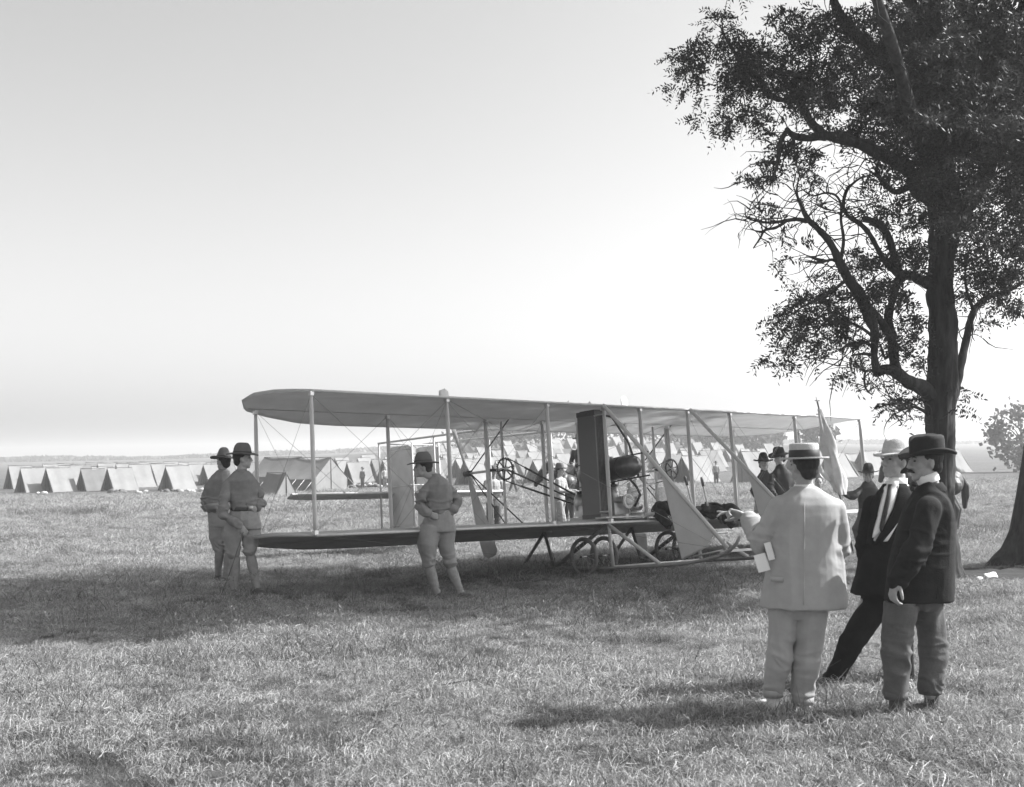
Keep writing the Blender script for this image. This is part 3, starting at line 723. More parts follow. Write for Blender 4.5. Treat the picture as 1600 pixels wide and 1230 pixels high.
R_b = heap('folded_coat', 'dark coat and canvas bag heaped on the wing right of the near blinker', PW(1.32, .06, .03), (.42, .26, .24), M_coat, 7, [((.1, -.1, .12), (.36, -.26, .0), .09), ((-.05, -.1, .12), (.2, -.4, -.12), .08)], 'coat')
mb = MB(); mb.tube([(.05, -.28, -.1), (.05, -.30, .05), (.24, -.30, .04)], .012, 6); mb.box((.16, -.27, -.02), (.26, .05, .15)); o = mb.build('canvas_flap', M_pack, R_b)
# ------------------------------------------------------------------ leaves
def sprays(centres, n_leaf=11, ll=.055, lw=.018, rl=.20, droop=.5, seed=1):
    """compound leaves hung at the given points -> (verts, faces)"""
    g = np.random.default_rng(seed); n = len(centres)
    d = g.normal(size=(n, 3)); d[:, 2] = d[:, 2] * .5 - droop; d /= np.linalg.norm(d, axis=1)[:, None]
    s = np.cross(d, g.normal(size=(n, 3))); s /= np.linalg.norm(s, axis=1)[:, None]
    t = (np.arange(n_leaf) // 2 * 2 + 1.5) / (n_leaf + 1)
    sg = np.where(np.arange(n_leaf) % 2, 1, -1.); sg[-1] = 0
    L = rl * g.uniform(.7, 1.3, n)
    base = centres[:, None] + d[:, None] * (t[None, :, None] * L[:, None, None]) + np.array([0, 0, -1.]) * (t[None, :, None] ** 2 * .05)
    ld = s[:, None] * sg[None, :, None] + d[:, None] * .55 + g.normal(0, .22, (n, n_leaf, 3)); ld /= np.linalg.norm(ld, axis=2)[..., None]
    up = np.cross(ld, g.normal(size=(n, n_leaf, 3))); up /= np.linalg.norm(up, axis=2)[..., None]
    k = g.uniform(.7, 1.25, (n, n_leaf, 1)); l = ld * (ll * k); w_ = up * (lw * k / 2)
    v = np.stack([base, base + l * .45 + w_, base + l, base + l * .45 - w_], 2).reshape(-1, 3)
    return v, g.uniform(size=n * n_leaf)
def leaf_object(name, v, shade, m, parent=None, kind='stuff'):
    n = len(v) // 4; me = bpy.data.meshes.new(name)
    me.vertices.add(len(v)); me.vertices.foreach_set('co', v.ravel())
    me.loops.add(n * 4); me.loops.foreach_set('vertex_index', np.arange(n * 4, dtype=np.int32))
    me.polygons.add(n); me.polygons.foreach_set('loop_start', np.arange(0, n * 4, 4, dtype=np.int32)); me.polygons.foreach_set('loop_total', np.full(n, 4, np.int32))
    me.update(calc_edges=True)
    a = me.attributes.new('shade', 'FLOAT', 'POINT'); a.data.foreach_set('value', np.repeat(shade, 4).astype(np.float32))
    o = link(name, me, m, parent, smooth=False)
    if kind: o['kind'] = kind
    return o

# ------------------------------------------------------------------ the big tree on the right
TY = 14.9; PXM = FPX / TY
def T(px, py, dy=0): return at(px, py, TY + dy)
def build_tree():
    base = T(1474, 912); base.z = ground(base.x, base.y)
    root = empty('locust_tree', base, label='tall dark locust tree with furrowed trunk and spreading limbs behind the men', cat='tree')
    off = tuple(base)
    def limb(pts, name='limb', n=10, parent=root, seed=0):
        """pts: (px, py, dy, r px)"""
        P_ = [T(a, b, c) for a, b, c, r in pts]; R_ = [r / PXM for *_, r in pts]
        # smooth the path and roughen it
        P2 = []; R2 = []; K = 5
        for i in range(len(P_) - 1):
            p0 = P_[max(i - 1, 0)]; p1 = P_[i]; p2 = P_[i + 1]; p3 = P_[min(i + 2, len(P_) - 1)]
            for k in range(K):
                t = k / K
                P2.append(.5 * ((2 * p1) + (p2 - p0) * t + (2 * p0 - 5 * p1 + 4 * p2 - p3) * t * t + (-p0 + 3 * p1 - 3 * p2 + p3) * t ** 3)); R2.append(R_[i] * (1 - t) + R_[i + 1] * t)
        P2.append(P_[-1]); R2.append(R_[-1])
        mb = MB(off); g = random.Random(len(pts) * 7 + int(pts[0][0]) + seed)
        R2 = [r * (1 + g.uniform(-.10, .12)) for r in R2]
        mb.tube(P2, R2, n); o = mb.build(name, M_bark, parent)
        return P2, R2
    # trunk, with ridged bark
    tr = [(1474, 935, 0, 33), (1474, 915, 0, 29), (1472, 880, 0, 24), (1470, 820, 0, 22.5), (1469, 760, 0, 21.5), (1469, 700, 0, 20.5), (1470, 650, 0, 22), (1471, 607, 0, 25), (1474, 560, 0, 22.5), (1474, 505, 0, 20), (1468, 450, 0, 20), (1472, 402, .05, 17), (1475, 368, .1, 21.5), (1476, 330, .1, 25), (1470, 290, .1, 24), (1462, 230, .15, 20), (1462, 150, .2, 18), (1455, 60, .3, 16), (1450, -60, .4, 13), (1445, -200, .5, 9), (1440, -330, .5, 5)]
    P_ = [T(a, b, c) for a, b, c, r in tr]; R_ = [r / PXM for *_, r in tr]; P2 = []; R2 = []
    for i in range(len(P_) - 1):
        for k in range(7):
            t = k / 7; P2.append(P_[i].lerp(P_[i + 1], t)); R2.append(R_[i] * (1 - t) + R_[i + 1] * t)
    for _ in range(3): P2 = [P2[0]] + [(P2[i - 1] + P2[i] * 2 + P2[i + 1]) / 4 for i in range(1, len(P2) - 1)] + [P2[-1]]
    mb = MB(off); mb.tube(P2, R2, 48); me = mb.mesh('trunk')
    co = np.array([v.co[:] for v in me.vertices]); me.update(); no = np.array([v.normal[:] for v in me.vertices])
    ang = np.tile(np.arange(48) / 48 * 2 * math.pi, len(P2))
    q = np.stack([np.cos(ang) * 3.2, np.sin(ang) * 3.2, co[:, 2] * 1.7], 1)
    d = .022 * (np.abs(noise3(q * 1.6, 5)) * 2 - .7) + .018 * noise3(co * 5, 6) + .010 * noise3(co * 17, 9)
    low = np.clip(1 - co[:, 2] / .7, 0, 1)
    d += low ** 2 * .07 * np.maximum(0, np.cos(ang * 5 + 1))
    co += no * d[:, None]; me.vertices.foreach_set('co', co.ravel()); me.update()
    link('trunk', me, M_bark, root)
    limbs = [
        [(1480, 335, .1, 18), (1452, 308, 0, 14), (1432, 295, -.2, 12), (1425, 272, -.3, 10), (1400, 252, -.5, 11), (1370, 238, -.6, 10), (1345, 225, -.7, 8.5), (1312, 216, -.8, 8), (1288, 212, -.8, 7.5), (1262, 216, -.8, 5.5), (1240, 212, -.9, 5), (1228, 200, -.9, 3)],
        [(1290, 213, -.8, 7), (1268, 192, -.7, 6), (1255, 170, -.7, 5.5), (1248, 158, -.6, 5), (1225, 157, -.6, 4), (1200, 148, -.5, 4.5), (1190, 132, -.5, 4.5), (1180, 118, -.4, 4.2), (1160, 104, -.4, 4.5), (1150, 85, -.3, 3), (1138, 68, -.3, 2), (1125, 40, -.2, 1.2)],
        [(1228, 206, -.9, 4), (1218, 225, -1, 3.2), (1216, 250, -1, 3), (1210, 272, -1, 2), (1203, 290, -1.1, 1)],
        [(1240, 213, -.9, 3), (1238, 230, -.8, 1.8), (1226, 245, -.8, 1.4), (1222, 262, -.8, .8)],
        [(1250, 160, -.6, 3.4), (1258, 130, -.4, 3), (1268, 100, -.3, 2), (1262, 70, -.2, 1.2)],
        [(1466, 190, .1, 14), (1440, 140, 0, 12), (1400, 112, -.2, 11), (1370, 85, -.3, 11), (1345, 62, -.4, 10), (1328, 45, -.5, 9), (1312, 25, -.5, 8), (1300, -10, -.6, 6), (1285, -70, -.6, 4)],
        [(1425, 290, -.3, 6), (1400, 300, -.4, 4.5), (1383, 288, -.5, 4), (1370, 270, -.5, 3.2), (1372, 255, -.5, 2)],
        [(1415, 128, -.1, 5), (1395, 138, -.3, 3.5), (1372, 141, -.4, 2.6), (1350, 145, -.4, 1.4)],
        # dead looking lower limb and its risers
        [(1462, 620, 0, 17), (1440, 605, -.1, 12), (1420, 597, -.3, 10), (1403, 584, -.4, 9), (1385, 577, -.5, 8), (1370, 582, -.6, 7)],
        [(1370, 582, -.6, 7), (1366, 555, -.6, 5), (1367, 520, -.6, 6.5), (1358, 495, -.6, 9), (1344, 462, -.6, 9), (1325, 435, -.6, 8), (1313, 412, -.7, 7), (1303, 390, -.7, 5.5), (1290, 370, -.7, 5), (1272, 352, -.7, 4.5), (1262, 342, -.7, 4.2), (1252, 322, -.7, 2.6), (1245, 300, -.6, 1.6), (1250, 270, -.6, .8)],
        [(1262, 345, -.7, 3.6), (1245, 343, -.7, 3), (1228, 345, -.8, 2.6), (1205, 348, -.8, 2.2), (1185, 346, -.9, 1.6), (1167, 340, -1, 1), (1164, 325, -1, .7)],
        [(1228, 346, -.8, 2.6), (1212, 356, -.9, 2.2), (1195, 360, -.9, 2), (1188, 372, -.9, 1.5), (1177, 388, -1, .8)],
        [(1312, 412, -.7, 3), (1300, 406, -.7, 2.2), (1282, 410, -.8, 2), (1258, 409, -.9, 1.1)],
        [(1314, 405, -.7, 3), (1318, 375, -.6, 2.4), (1314, 345, -.6, 2.2), (1314, 320, -.5, 2), (1305, 305, -.5, 1.8), (1288, 302, -.5, 1.6), (1270, 306, -.5, 1.2), (1252, 295, -.5, .8)],
        [(1399, 583, -.4, 8), (1396, 550, -.3, 7.5), (1392, 520, -.2, 7), (1388, 495, -.2, 6.5), (1396, 465, -.2, 5.5), (1402, 445, -.2, 6), (1408, 434, -.1, 6.5)],
        [(1458, 446, 0, 12), (1440, 438, -.1, 7.5), (1420, 430, -.1, 6.5), (1405, 427, -.2, 7.5), (1398, 405, -.2, 5.5), (1390, 375, -.3, 5.5), (1378, 355, -.4, 6), (1360, 345, -.4, 5), (1348, 340, -.4, 3.5)],
        [(1405, 430, -.2, 6), (1385, 412, -.3, 4.2), (1372, 390, -.3, 4), (1358, 365, -.4, 3.8), (1344, 350, -.4, 3.6), (1328, 340, -.4, 3), (1318, 325, -.4, 2.6), (1322, 300, -.4, 2.6), (1335, 285, -.4, 2), (1350, 275, -.4, 1)],
        [(1350, 478, -.6, 8), (1375, 500, -.4, 6), (1386, 520, -.3, 6)],
        [(1366, 545, -.6, 3.4), (1352, 535, -.6, 2.6), (1340, 540, -.7, 2.2), (1325, 538, -.7, 2), (1312, 550, -.8, 1)],
        [(1366, 556, -.6, 3), (1350, 553, -.7, 2.4), (1330, 556, -.8, 1)],
        [(1366, 578, -.6, 2.4), (1352, 582, -.6, 1.8), (1352, 605, -.6, 1.6), (1362, 617, -.6, .8)],
        [(1352, 582, -.6, 1.6), (1344, 568, -.6, .8)],
        [(1366, 528, -.6, 3), (1350, 515, -.7, 2.4), (1330, 505, -.8, 2), (1305, 503, -.9, 1.3), (1285, 498, -1, .8)],
        [(1325, 435, -.6, 3), (1300, 455, -.8, 2.2), (1275, 470, -1, 1.8), (1250, 482, -1.1, 1.2), (1225, 500, -1.2, .7)],
        [(1394, 540, -.3, 2.6), (1384, 560, -.4, 2.2), (1376, 540, -.5, 1.6)],
        # right side
        [(1482, 632, .1, 12), (1495, 600, .2, 7), (1502, 565, .3, 6.5), (1510, 530, .4, 6), (1518, 495, .4, 5.5), (1530, 475, .5, 5), (1548, 462, .5, 4.5), (1575, 455, .6, 3.5), (1600, 440, .7, 2)],
        [(1522, 485, .4, 3.4), (1512, 460, .4, 2.6), (1508, 430, .4, 2), (1512, 395, .4, 1.2)],
        [(1484, 350, .1, 20), (1512, 318, .3, 15), (1540, 270, .5, 12), (1560, 200, .7, 11), (1580, 110, .9, 9), (1600, 0, 1.1, 7), (1640, -120, 1.3, 4)],
        [(1470, 250, .1, 15), (1500, 190, .6, 11), (1515, 110, 1.0, 9), (1520, 20, 1.3, 7), (1530, -100, 1.6, 4)],
        [(1456, 650, 0, 4), (1430, 636, -.2, 2.2), (1410, 640, -.3, 1.6), (1395, 634, -.4, .8)],
        # towards and away from the viewer
        [(1470, 300, 0, 14), (1430, 200, -1.2, 10), (1400, 90, -2.2, 8), (1350, -60, -3, 5)],
        [(1470, 260, .2, 13), (1500, 170, 1.6, 10), (1510, 60, 2.6, 7), (1490, -80, 3.4, 4)],
        [(1460, 60, .3, 10), (1390, -40, .5, 8), (1300, -130, .8, 6), (1200, -190, 1, 3)],
    ]
    tips = []
    for k, L_ in enumerate(limbs):
        P2_, R2_ = limb(L_, seed=k, n=12 if L_[0][3] > 6 else 7)
        tips.append((P2_, R2_))
    # twigs: joined, too many to name
    g = random.Random(4); mb = MB(off)
    for P2_, R2_ in tips:
        if R2_[0] * PXM < 3.2 and len(P2_) < 14: m_ = 5
        else: m_ = len(P2_) // 2
        for _ in range(m_):
            i = g.randrange(len(P2_) // 3, len(P2_))
            if R2_[i] * PXM > 9: continue
            p = P2_[i]; d = Vector((g.uniform(-1, .7), g.uniform(-1, 1), g.uniform(-.5, 1))).normalized()
            for s_ in range(g.choice((1, 2, 2))):
                pts = [p]; L2 = g.uniform(.12, .3)
                for j in range(4): d = (d + Vector((g.uniform(-.5, .5), g.uniform(-.5, .5), g.uniform(-.55, .35)))).normalized(); pts.append(pts[-1] + d * L2 * .5)
                r = min(R2_[i] * .6, .009); mb.tube(pts, [r, r * .8, r * .6, r * .45, r * .25], 4); p = pts[-2]
    o = mb.build('twigs', M_bark, root); o['kind'] = 'stuff'
    # foliage: clumps (px, py, rx, ry, sprays)
    blobs = [(1072, 82, 42, 24, 120), (1062, 105, 32, 12, 60), (1105, 112, 45, 26, 190), (1140, 55, 46, 32, 200), (1130, 95, 40, 26, 150), (1175, 95, 42, 34, 200), (1165, 130, 40, 22, 150), (1130, 185, 24, 20, 55), (1160, 172, 40, 22, 140), (1190, 195, 34, 20, 90), (1140, 208, 18, 16, 30), (1110, 168, 16, 10, 12),
             (1215, 85, 46, 50, 280), (1225, 135, 46, 32, 220), (1262, 60, 46, 40, 260), (1265, 120, 40, 34, 230), (1300, 100, 46, 40, 280), (1285, 160, 46, 24, 170), (1335, 110, 44, 40, 260), (1330, 150, 46, 30, 240), (1275, 30, 60, 24, 230), (1345, 30, 50, 24, 240), (1375, 170, 50, 34, 280), (1350, 200, 46, 22, 170), (1405, 200, 46, 40, 330), (1395, 250, 40, 20, 130), (1395, 60, 60, 50, 520), (1440, 40, 60, 50, 650), (1440, 110, 60, 60, 800), (1430, 170, 50, 50, 560), (1480, 60, 60, 60, 800), (1500, 130, 60, 60, 900), (1480, 200, 60, 60, 800), (1545, 60, 60, 60, 900), (1560, 150, 60, 60, 900), (1530, 220, 60, 50, 700), (1590, 220, 50, 70, 700), (1440, 240, 40, 30, 300), (1530, 290, 54, 40, 380), (1585, 310, 40, 50, 380), (1490, 300, 50, 34, 300), (1520, 180, 60, 60, 700),
             (1225, 222, 28, 14, 70), (1200, 255, 30, 13, 75), (1165, 278, 30, 7, 32), (1180, 283, 26, 7, 26), (1235, 250, 30, 18, 60), (1258, 240, 26, 14, 50), (1250, 268, 22, 10, 26), (1205, 285, 20, 7, 16), (1300, 205, 26, 14, 30),
             (1375, 268, 24, 14, 50), (1368, 308, 30, 18, 55), (1400, 318, 34, 22, 90), (1425, 345, 34, 22, 110), (1385, 345, 30, 18, 60), (1430, 285, 30, 20, 110), (1455, 340, 24, 16, 70),
             (1200, 328, 24, 9, 14), (1228, 330, 26, 10, 26), (1262, 315, 18, 9, 12), (1215, 355, 14, 8, 10), (1240, 378, 22, 9, 20), (1290, 345, 16, 10, 10), (1225, 395, 20, 9, 12), (1222, 425, 9, 9, 8), (1340, 318, 20, 10, 14),
             (1345, 385, 24, 20, 50), (1380, 395, 26, 24, 70), (1352, 418, 30, 24, 110), (1370, 445, 30, 26, 150), (1410, 395, 22, 22, 50), (1435, 385, 26, 24, 110), (1440, 412, 20, 14, 60), (1375, 470, 24, 18, 90), (1335, 450, 20, 14, 40),
             (1290, 430, 20, 9, 20), (1285, 455, 32, 16, 70), (1260, 470, 30, 12, 70), (1250, 490, 28, 16, 110), (1285, 490, 34, 20, 130), (1315, 475, 30, 22, 110), (1320, 505, 30, 18, 100), (1250, 515, 22, 26, 110), (1205, 505, 18, 6, 18), (1228, 498, 14, 8, 20), (1270, 525, 26, 16, 60), (1225, 548, 24, 8, 40), (1245, 562, 26, 9, 42), (1300, 535, 34, 14, 70), (1290, 555, 20, 8, 16), (1338, 530, 24, 14, 50), (1215, 565, 16, 6, 12),
             (1420, 480, 22, 14, 30), (1415, 500, 26, 20, 50), (1435, 515, 18, 18, 45), (1410, 535, 24, 18, 55), (1432, 545, 16, 14, 32), (1380, 525, 20, 20, 60), (1378, 560, 16, 12, 20), (1420, 560, 20, 14, 30),
             (1330, 580, 14, 16, 40), (1335, 565, 22, 9, 24), (1372, 592, 20, 10, 22), (1388, 628, 18, 14, 45), (1410, 632, 22, 12, 50), (1432, 624, 16, 10, 30), (1435, 645, 10, 6, 10), (1396, 650, 10, 8, 8), (1512, 615, 12, 16, 14), (1500, 640, 12, 12, 10),
             (1510, 345, 36, 24, 200), (1545, 370, 34, 34, 240), (1580, 400, 30, 40, 240), (1510, 390, 24, 26, 110), (1525, 425, 30, 24, 150), (1550, 450, 24, 30, 150), (1510, 470, 18, 18, 40), (1585, 470, 20, 34, 130), (1545, 500, 12, 20, 20), (1600, 350, 30, 60, 260)]
    C = []
    g2 = np.random.default_rng(9)
    for (x, y, rx, ry, n) in blobs:
        n = max(5, int(n * (.54 if n < 400 else .76))); q = g2.normal(0, .48, (n, 3)); dy = g2.normal(0, 1) * .5 + (.3 if n > 300 else -.5)
        # gather in small clusters so that gaps show
        k = max(2, n // 7); cc = g2.normal(0, .58, (k, 3)); q = cc[g2.integers(0, k, n)] + g2.normal(0, .13, (n, 3))
        thick = max(.45, rx / PXM * 1.3) if n < 300 else 1.6
        for a in q:
            C.append(T(x + a[0] * rx, y + a[1] * ry, float(np.clip(dy + a[2] * thick, -3.4, 3.4))))
    nvis = len(C)
    # the crown above and beside the picture, which throws the shade over the biplane
    crown_hi = [(1250, -150, 260, 130, 0, 2600), (1480, -190, 260, 160, 0, 3400), (1450, -420, 260, 130, 0, 2600), (1700, -60, 160, 170, .5, 1900), (1750, 200, 120, 120, .5, 1000), (1350, -120, 150, 90, -1.6, 1100), (1500, -130, 150, 100, 2.6, 1500), (1250, -300, 180, 90, .5, 1300)]
    for (x, y, rx, ry, dy, n) in crown_hi:
        k = n // 14; cc = g2.normal(0, .5, (k, 3)); q = cc[g2.integers(0, k, n)] + g2.normal(0, .07, (n, 3))
        for a in q:
            yy = y + a[1] * ry
            if yy > -75 and x + a[0] * rx < 1610: continue
            C.append(T(x + a[0] * rx, yy, float(np.clip(dy + .6 + a[2] * 2.3, -2.5, 4.6))))
    v, sh = sprays(np.array([tuple(c) for c in C[:nvis]]), 11, .062, .021, .20, .35, 3)
    v2, sh2 = sprays(np.array([tuple(c) for c in C[nvis:]]), 6, .14, .06, .30, .3, 4)
    v = np.concatenate([v, v2]) - np.array(off); sh = np.concatenate([sh, sh2])
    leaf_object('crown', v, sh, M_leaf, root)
build_tree()

def simple_tree(name, label, x, y, h, rx, trunk_r, n, seed, m=None, leaf=.35, group=None, lean=0, crown_z=.62, ry=None, twr=6):
    z0 = ground(x, y); root = empty(name, (x, y, z0), label=label, cat='tree', group=group)
    g = np.random.default_rng(seed); mb = MB(); top = Vector((lean, 0, h * .8))
    mb.tube([(0, 0, -.3), (lean * .05, 0, h * .12), (lean * .4, 0, h * .4), top], [trunk_r * 1.5, trunk_r, trunk_r * .8, trunk_r * .2], 12)
    for k in range(twr):
        a = g.uniform(0, 6.28); t = g.uniform(.3, .7); p = Vector((lean * t, 0, h * t)); q = p + Vector((math.cos(a) * rx * .7, math.sin(a) * rx * .7, h * .25))
        mb.tube([p, p.lerp(q, .5) + Vector((0, 0, h * .03)), q], [trunk_r * .5, trunk_r * .3, trunk_r * .1], 6)
    mb.build('trunk', M_bark, root)
    k = max(6, n // 60); c = g.normal(0, 1, (k, 3)); c /= np.maximum(1, np.linalg.norm(c, axis=1))[:, None]; c *= .72
    q = c[g.integers(0, k, n)]; e = g.normal(0, .17, (n, 3)); q = q + e
    P_ = q * np.array([rx, ry or rx, h * (1 - crown_z) * 1.15]) + np.array([lean * .8, 0, h * crown_z])
    d = g.normal(size=(n, 3)); d /= np.linalg.norm(d, axis=1)[:, None]; u = np.cross(d, g.normal(size=(n, 3))); u /= np.linalg.norm(u, axis=1)[:, None]
    s_ = leaf * g.uniform(.5, 1.2, (n, 1))
    v = np.stack([P_ - d * s_, P_ + u * s_ * .7, P_ + d * s_, P_ - u * s_ * .7], 1).reshape(-1, 3)
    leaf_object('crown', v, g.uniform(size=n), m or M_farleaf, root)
# neighbour trunk at the right edge
def second_tree():
    b = at(1616, 888, 16.2); x, y = b.x, b.y; z0 = ground(x, y)
    root = empty('edge_tree', (x, y, z0), label='thick flaring tree trunk cut by the right edge of the picture', cat='tree')
    mb = MB(); mb.tube([(-.02, 0, -.1), (0, 0, .03), (.02, 0, .2), (.05, 0, .5), (.12, 0, 1.0), (.3, 0, 2.0), (.55, 0, 3.5), (.8, 0, 5.5), (1.0, 0, 8)], [.60, .50, .40, .34, .30, .27, .25, .2, .1], 40)
    me = mb.mesh('trunk'); co = np.array([v.co[:] for v in me.vertices]); no = np.array([v.normal[:] for v in me.vertices])
    ang = np.tile(np.arange(40) / 40 * 2 * math.pi, 9)
    co += no * (.03 * noise3(co * np.array([9, 9, 2.5]), 2) + np.clip(1 - co[:, 2] / .5, 0, 1) * .12 * np.cos(ang * 4))[:, None]
    me.vertices.foreach_set('co', co.ravel()); me.update(); link('trunk', me, M_bark, root)
    mb = MB()
    for k, (a, e) in enumerate(((0.3, 2.6), (1.6, 2.2), (2.9, 1.6), (4.4, 2.4), (5.4, 2.8))):
        p = Vector((.45, 0, 4.2 + .5 * k)); q = p + Vector((math.cos(a) * e, math.sin(a) * e, 2.2)); mb = MB(); mb.tube([p, p.lerp(q, .5) + Vector((0, 0, .4)), q], [.11, .07, .03], 8); mb.build('limb', M_bark, root)
    g = np.random.default_rng(6); n = 3600; k = 150; c = g.normal(0, .5, (k, 3)); q = (c[g.integers(0, k, n)] + g.normal(0, .07, (n, 3))) * np.array([2.2, 3.4, 2.6]) + np.array([1.6, .4, 8.2])
    v, sh = sprays(q, 6, .14, .06, .3, .3, 8); leaf_object('crown', v, sh, M_leaf, root)
second_tree()

# litter by the roots
def scrap(name, label, px, py, Y, s, m, seed, cat):
    p = at(px, py, Y); z = ground(p.x, p.y); root_ = MB(); g = random.Random(seed)
    n = 6; v = []; f = []
    for i in range(n):
        for j in range(n): v.append(((i / (n - 1) - .5) * s + g.uniform(-.01, .01), (j / (n - 1) - .5) * s * .8, .02 + s * .55 * (g.random() * .4 + .6 * (j / (n - 1)))))
    for i in range(n - 1):
        for j in range(n - 1): f.append((i * n + j, (i + 1) * n + j, (i + 1) * n + j + 1, i * n + j + 1))
    root_.add(v, f); o = root_.build(name, m); o.location = (p.x, p.y, z + .02); md = o.modifiers.new('t', 'SOLIDIFY'); md.thickness = .004
    tag(o, label, cat); return o
scrap('crumpled_paper', 'larger crumpled white paper on the dark earth by the edge trunk', 1549, 906, 14.7, .15, M_paper, 2, 'paper')
scrap('paper_scrap', 'small white paper scrap left of the crumpled paper near the roots', 1531, 909, 14.6, .07, M_paper, 3, 'paper')
scrap('white_rag', 'small white rag in the grass left of the biplane', 430, 824, 24, .28, M_cloth, 4, 'rag')

# ------------------------------------------------------------------ the camp
def tent(name, label, x, y, ang, Wd, H, Ln, group, dark_front=True, wall=0.0, mroof=None, poles=True, small=False):
    z0 = ground(x, y); root = empty(name, (x, y, z0), (0, 0, ang), label, 'tent', group)
    hw = Wd / 2; g = random.Random(int(x * 13 + y * 7)); mroof = mroof or M_tent
    # ridge along local x; front gable at x=-Ln/2
    sg0 = g.uniform(.05, .16)
    def sheet(side):
        v = []; f = []; nx, ns = 9, 6
        for th in (0, .02):
            for i in range(nx):
                t = i / (nx - 1); X = (t - .5) * Ln
                sag = sg0 * math.sin(t * math.pi) + .02 * math.sin(t * 11 + x)
                for j in range(ns):
                    s = j / (ns - 1); yy = side * (hw * s + (0.12 if wall else 0) * s); zz = wall + (H - wall) * (1 - s) - sag * (1 - s) - (.09 + .04 * math.sin(t * 14 + y)) * math.sin(s * math.pi) - th
                    if j == ns - 1 and not wall: zz = max(zz, 0) + .03 * abs(math.sin(t * 9)) 
                    v.append((X, yy, zz))
        o2 = nx * ns
        for i in range(nx - 1):
            for j in range(ns - 1):
                a = i * ns + j; f.append((a, a + 1, a + ns + 1, a + ns)); f.append((o2 + a, o2 + a + ns, o2 + a + ns + 1, o2 + a + 1))
        mb = MB(); mb.add(v, f); return mb
    sheet(-1).build('roof_side', mroof, root); sheet(1).build('roof_side', mroof, root)
    if wall:
        for sd in (-1, 1):
            mb = MB(); mb.box((0, sd * hw, wall / 2), (Ln, .02, wall)); mb.build('side_wall', mroof, root, False)
    mb = MB(); mb.add([(Ln / 2 - .02, -hw, 0), (Ln / 2 - .02, hw, 0)] + ([(Ln / 2 - .02, hw, wall), (Ln / 2 - .02, 0, H - .06), (Ln / 2 - .02, -hw, wall)] if wall else [(Ln / 2 - .02, 0, H - .06)]), [tuple(range(5 if wall else 3))]); mb.build('end_wall', mroof, root, False)
    fx = -Ln / 2 + .03
    if dark_front:
        # open front: flaps tied back at both sides
        for sd in (-1, 1):
            k = g.uniform(.45, .75)
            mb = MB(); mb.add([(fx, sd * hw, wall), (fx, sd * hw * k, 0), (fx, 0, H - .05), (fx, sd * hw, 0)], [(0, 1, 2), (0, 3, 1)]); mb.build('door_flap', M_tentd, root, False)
    else:
        mb = MB(); pts = [(fx, -hw, 0), (fx, hw, 0)] + ([(fx, hw, wall), (fx, 0, H - .05), (fx, -hw, wall)] if wall else [(fx, 0, H - .05)])
        mb.add(pts, [tuple(range(len(pts)))]); fr = mb.build('front_wall', M_tent, root, False)
        mb = MB(); mb.box((fx - .015, 0, H * .38), (.012, .05, H * .74)); mb.build('door_seam', M_tentd, root, False)
    if poles:
        mb = MB(); mb.tube([(fx - .03, 0, 0), (fx - .03, 0, H + .06)], .03, 6); mb.tube([(fx - .03, 0, H), (Ln / 2, 0, H)], .03, 6); mb.build('tent_pole', M_wooddark, root)
    if wall:
        for sd in (-1, 1):
            for i in range(5):
                X = (i / 4 - .5) * Ln; mb = MB(); mb.tube([(X, sd * (hw + .1), wall), (X, sd * (hw + 1.3), 0)], .014, 4); mb.build('guy_rope', M_linen, root)
    return root
def g_at(px, py_base, guess):
    """ground point below pixel px at distance guess"""
    p = at(px, 706, guess); return p.x, guess
GRPW = 'wedge tents of the camp rows'
camp = random.Random(21)
RD = R(45)                                   # every tent of the camp is pitched the same way
ORD = ['first', 'second', 'third', 'fourth', 'fifth', 'sixth', 'seventh', 'eighth', 'ninth', 'tenth', 'eleventh', 'twelfth', 'thirteenth', 'fourteenth', 'fifteenth', 'sixteenth', 'seventeenth', 'eighteenth', 'nineteenth', 'twentieth'] + ['twenty-' + k for k in ('first', 'second', 'third', 'fourth', 'fifth', 'sixth', 'seventh', 'eighth', 'ninth')]
def wt(px, Y, lab, H=2.05, L_=2.1, df=True, W_=2.5, ang=0, mroof=None):
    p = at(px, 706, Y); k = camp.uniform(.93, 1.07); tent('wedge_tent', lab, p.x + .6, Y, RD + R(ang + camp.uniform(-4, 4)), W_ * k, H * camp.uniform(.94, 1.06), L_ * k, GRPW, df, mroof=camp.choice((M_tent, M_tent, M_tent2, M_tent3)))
for px, Y, lab in [(39, 98, 'first wedge tent from the left edge, its dark front half in shade'), (80, 98, 'second wedge tent from the left edge, standing in the front row'), (134, 99, 'third wedge tent from the left edge, standing in the front row'), (176, 98, 'fourth wedge tent from the left edge, beside the dark gear'), (266, 97, 'wedge tent with a broad dark front, left of the two soldiers')]:
    wt(px, Y, lab)
for px, Y, lab in ((150, 112, 'pale roof showing between the third and fourth front tents'), (208, 108, 'pale tent right of the fourth front tent, set back'), (225, 116, 'pale tent roof behind the gap before the dark fronted tent'), (262, 118, 'tent whose dark peak rises over the broad dark fronted tent'), (322, 112, 'pale tent whose roof ends at the rear soldier')):
    wt(px, Y, lab)
for nm, Y0, pxs in (('second', 113, (22, 58, 100, 190, 245, 300, 338)), ('third', 130, (40, 75, 118, 160, 205, 240, 285, 330)), ('fourth', 152, (95, 140, 185, 225, 262, 300, 335))):
    for i, px in enumerate(pxs):
        wt(px, Y0 * camp.uniform(.98, 1.02), '%s pale roof from the left in the %s tent row at the left' % (ORD[i], nm), 2.15, 2.4)
p = at(490, 706, 86); tent('wall_tent', 'large striped wall tent with guy ropes, seen left of the rudders', p.x, 86, R(150), 3.8, 2.5, 3.3, 'large wall tents', False, .95, M_tentd)
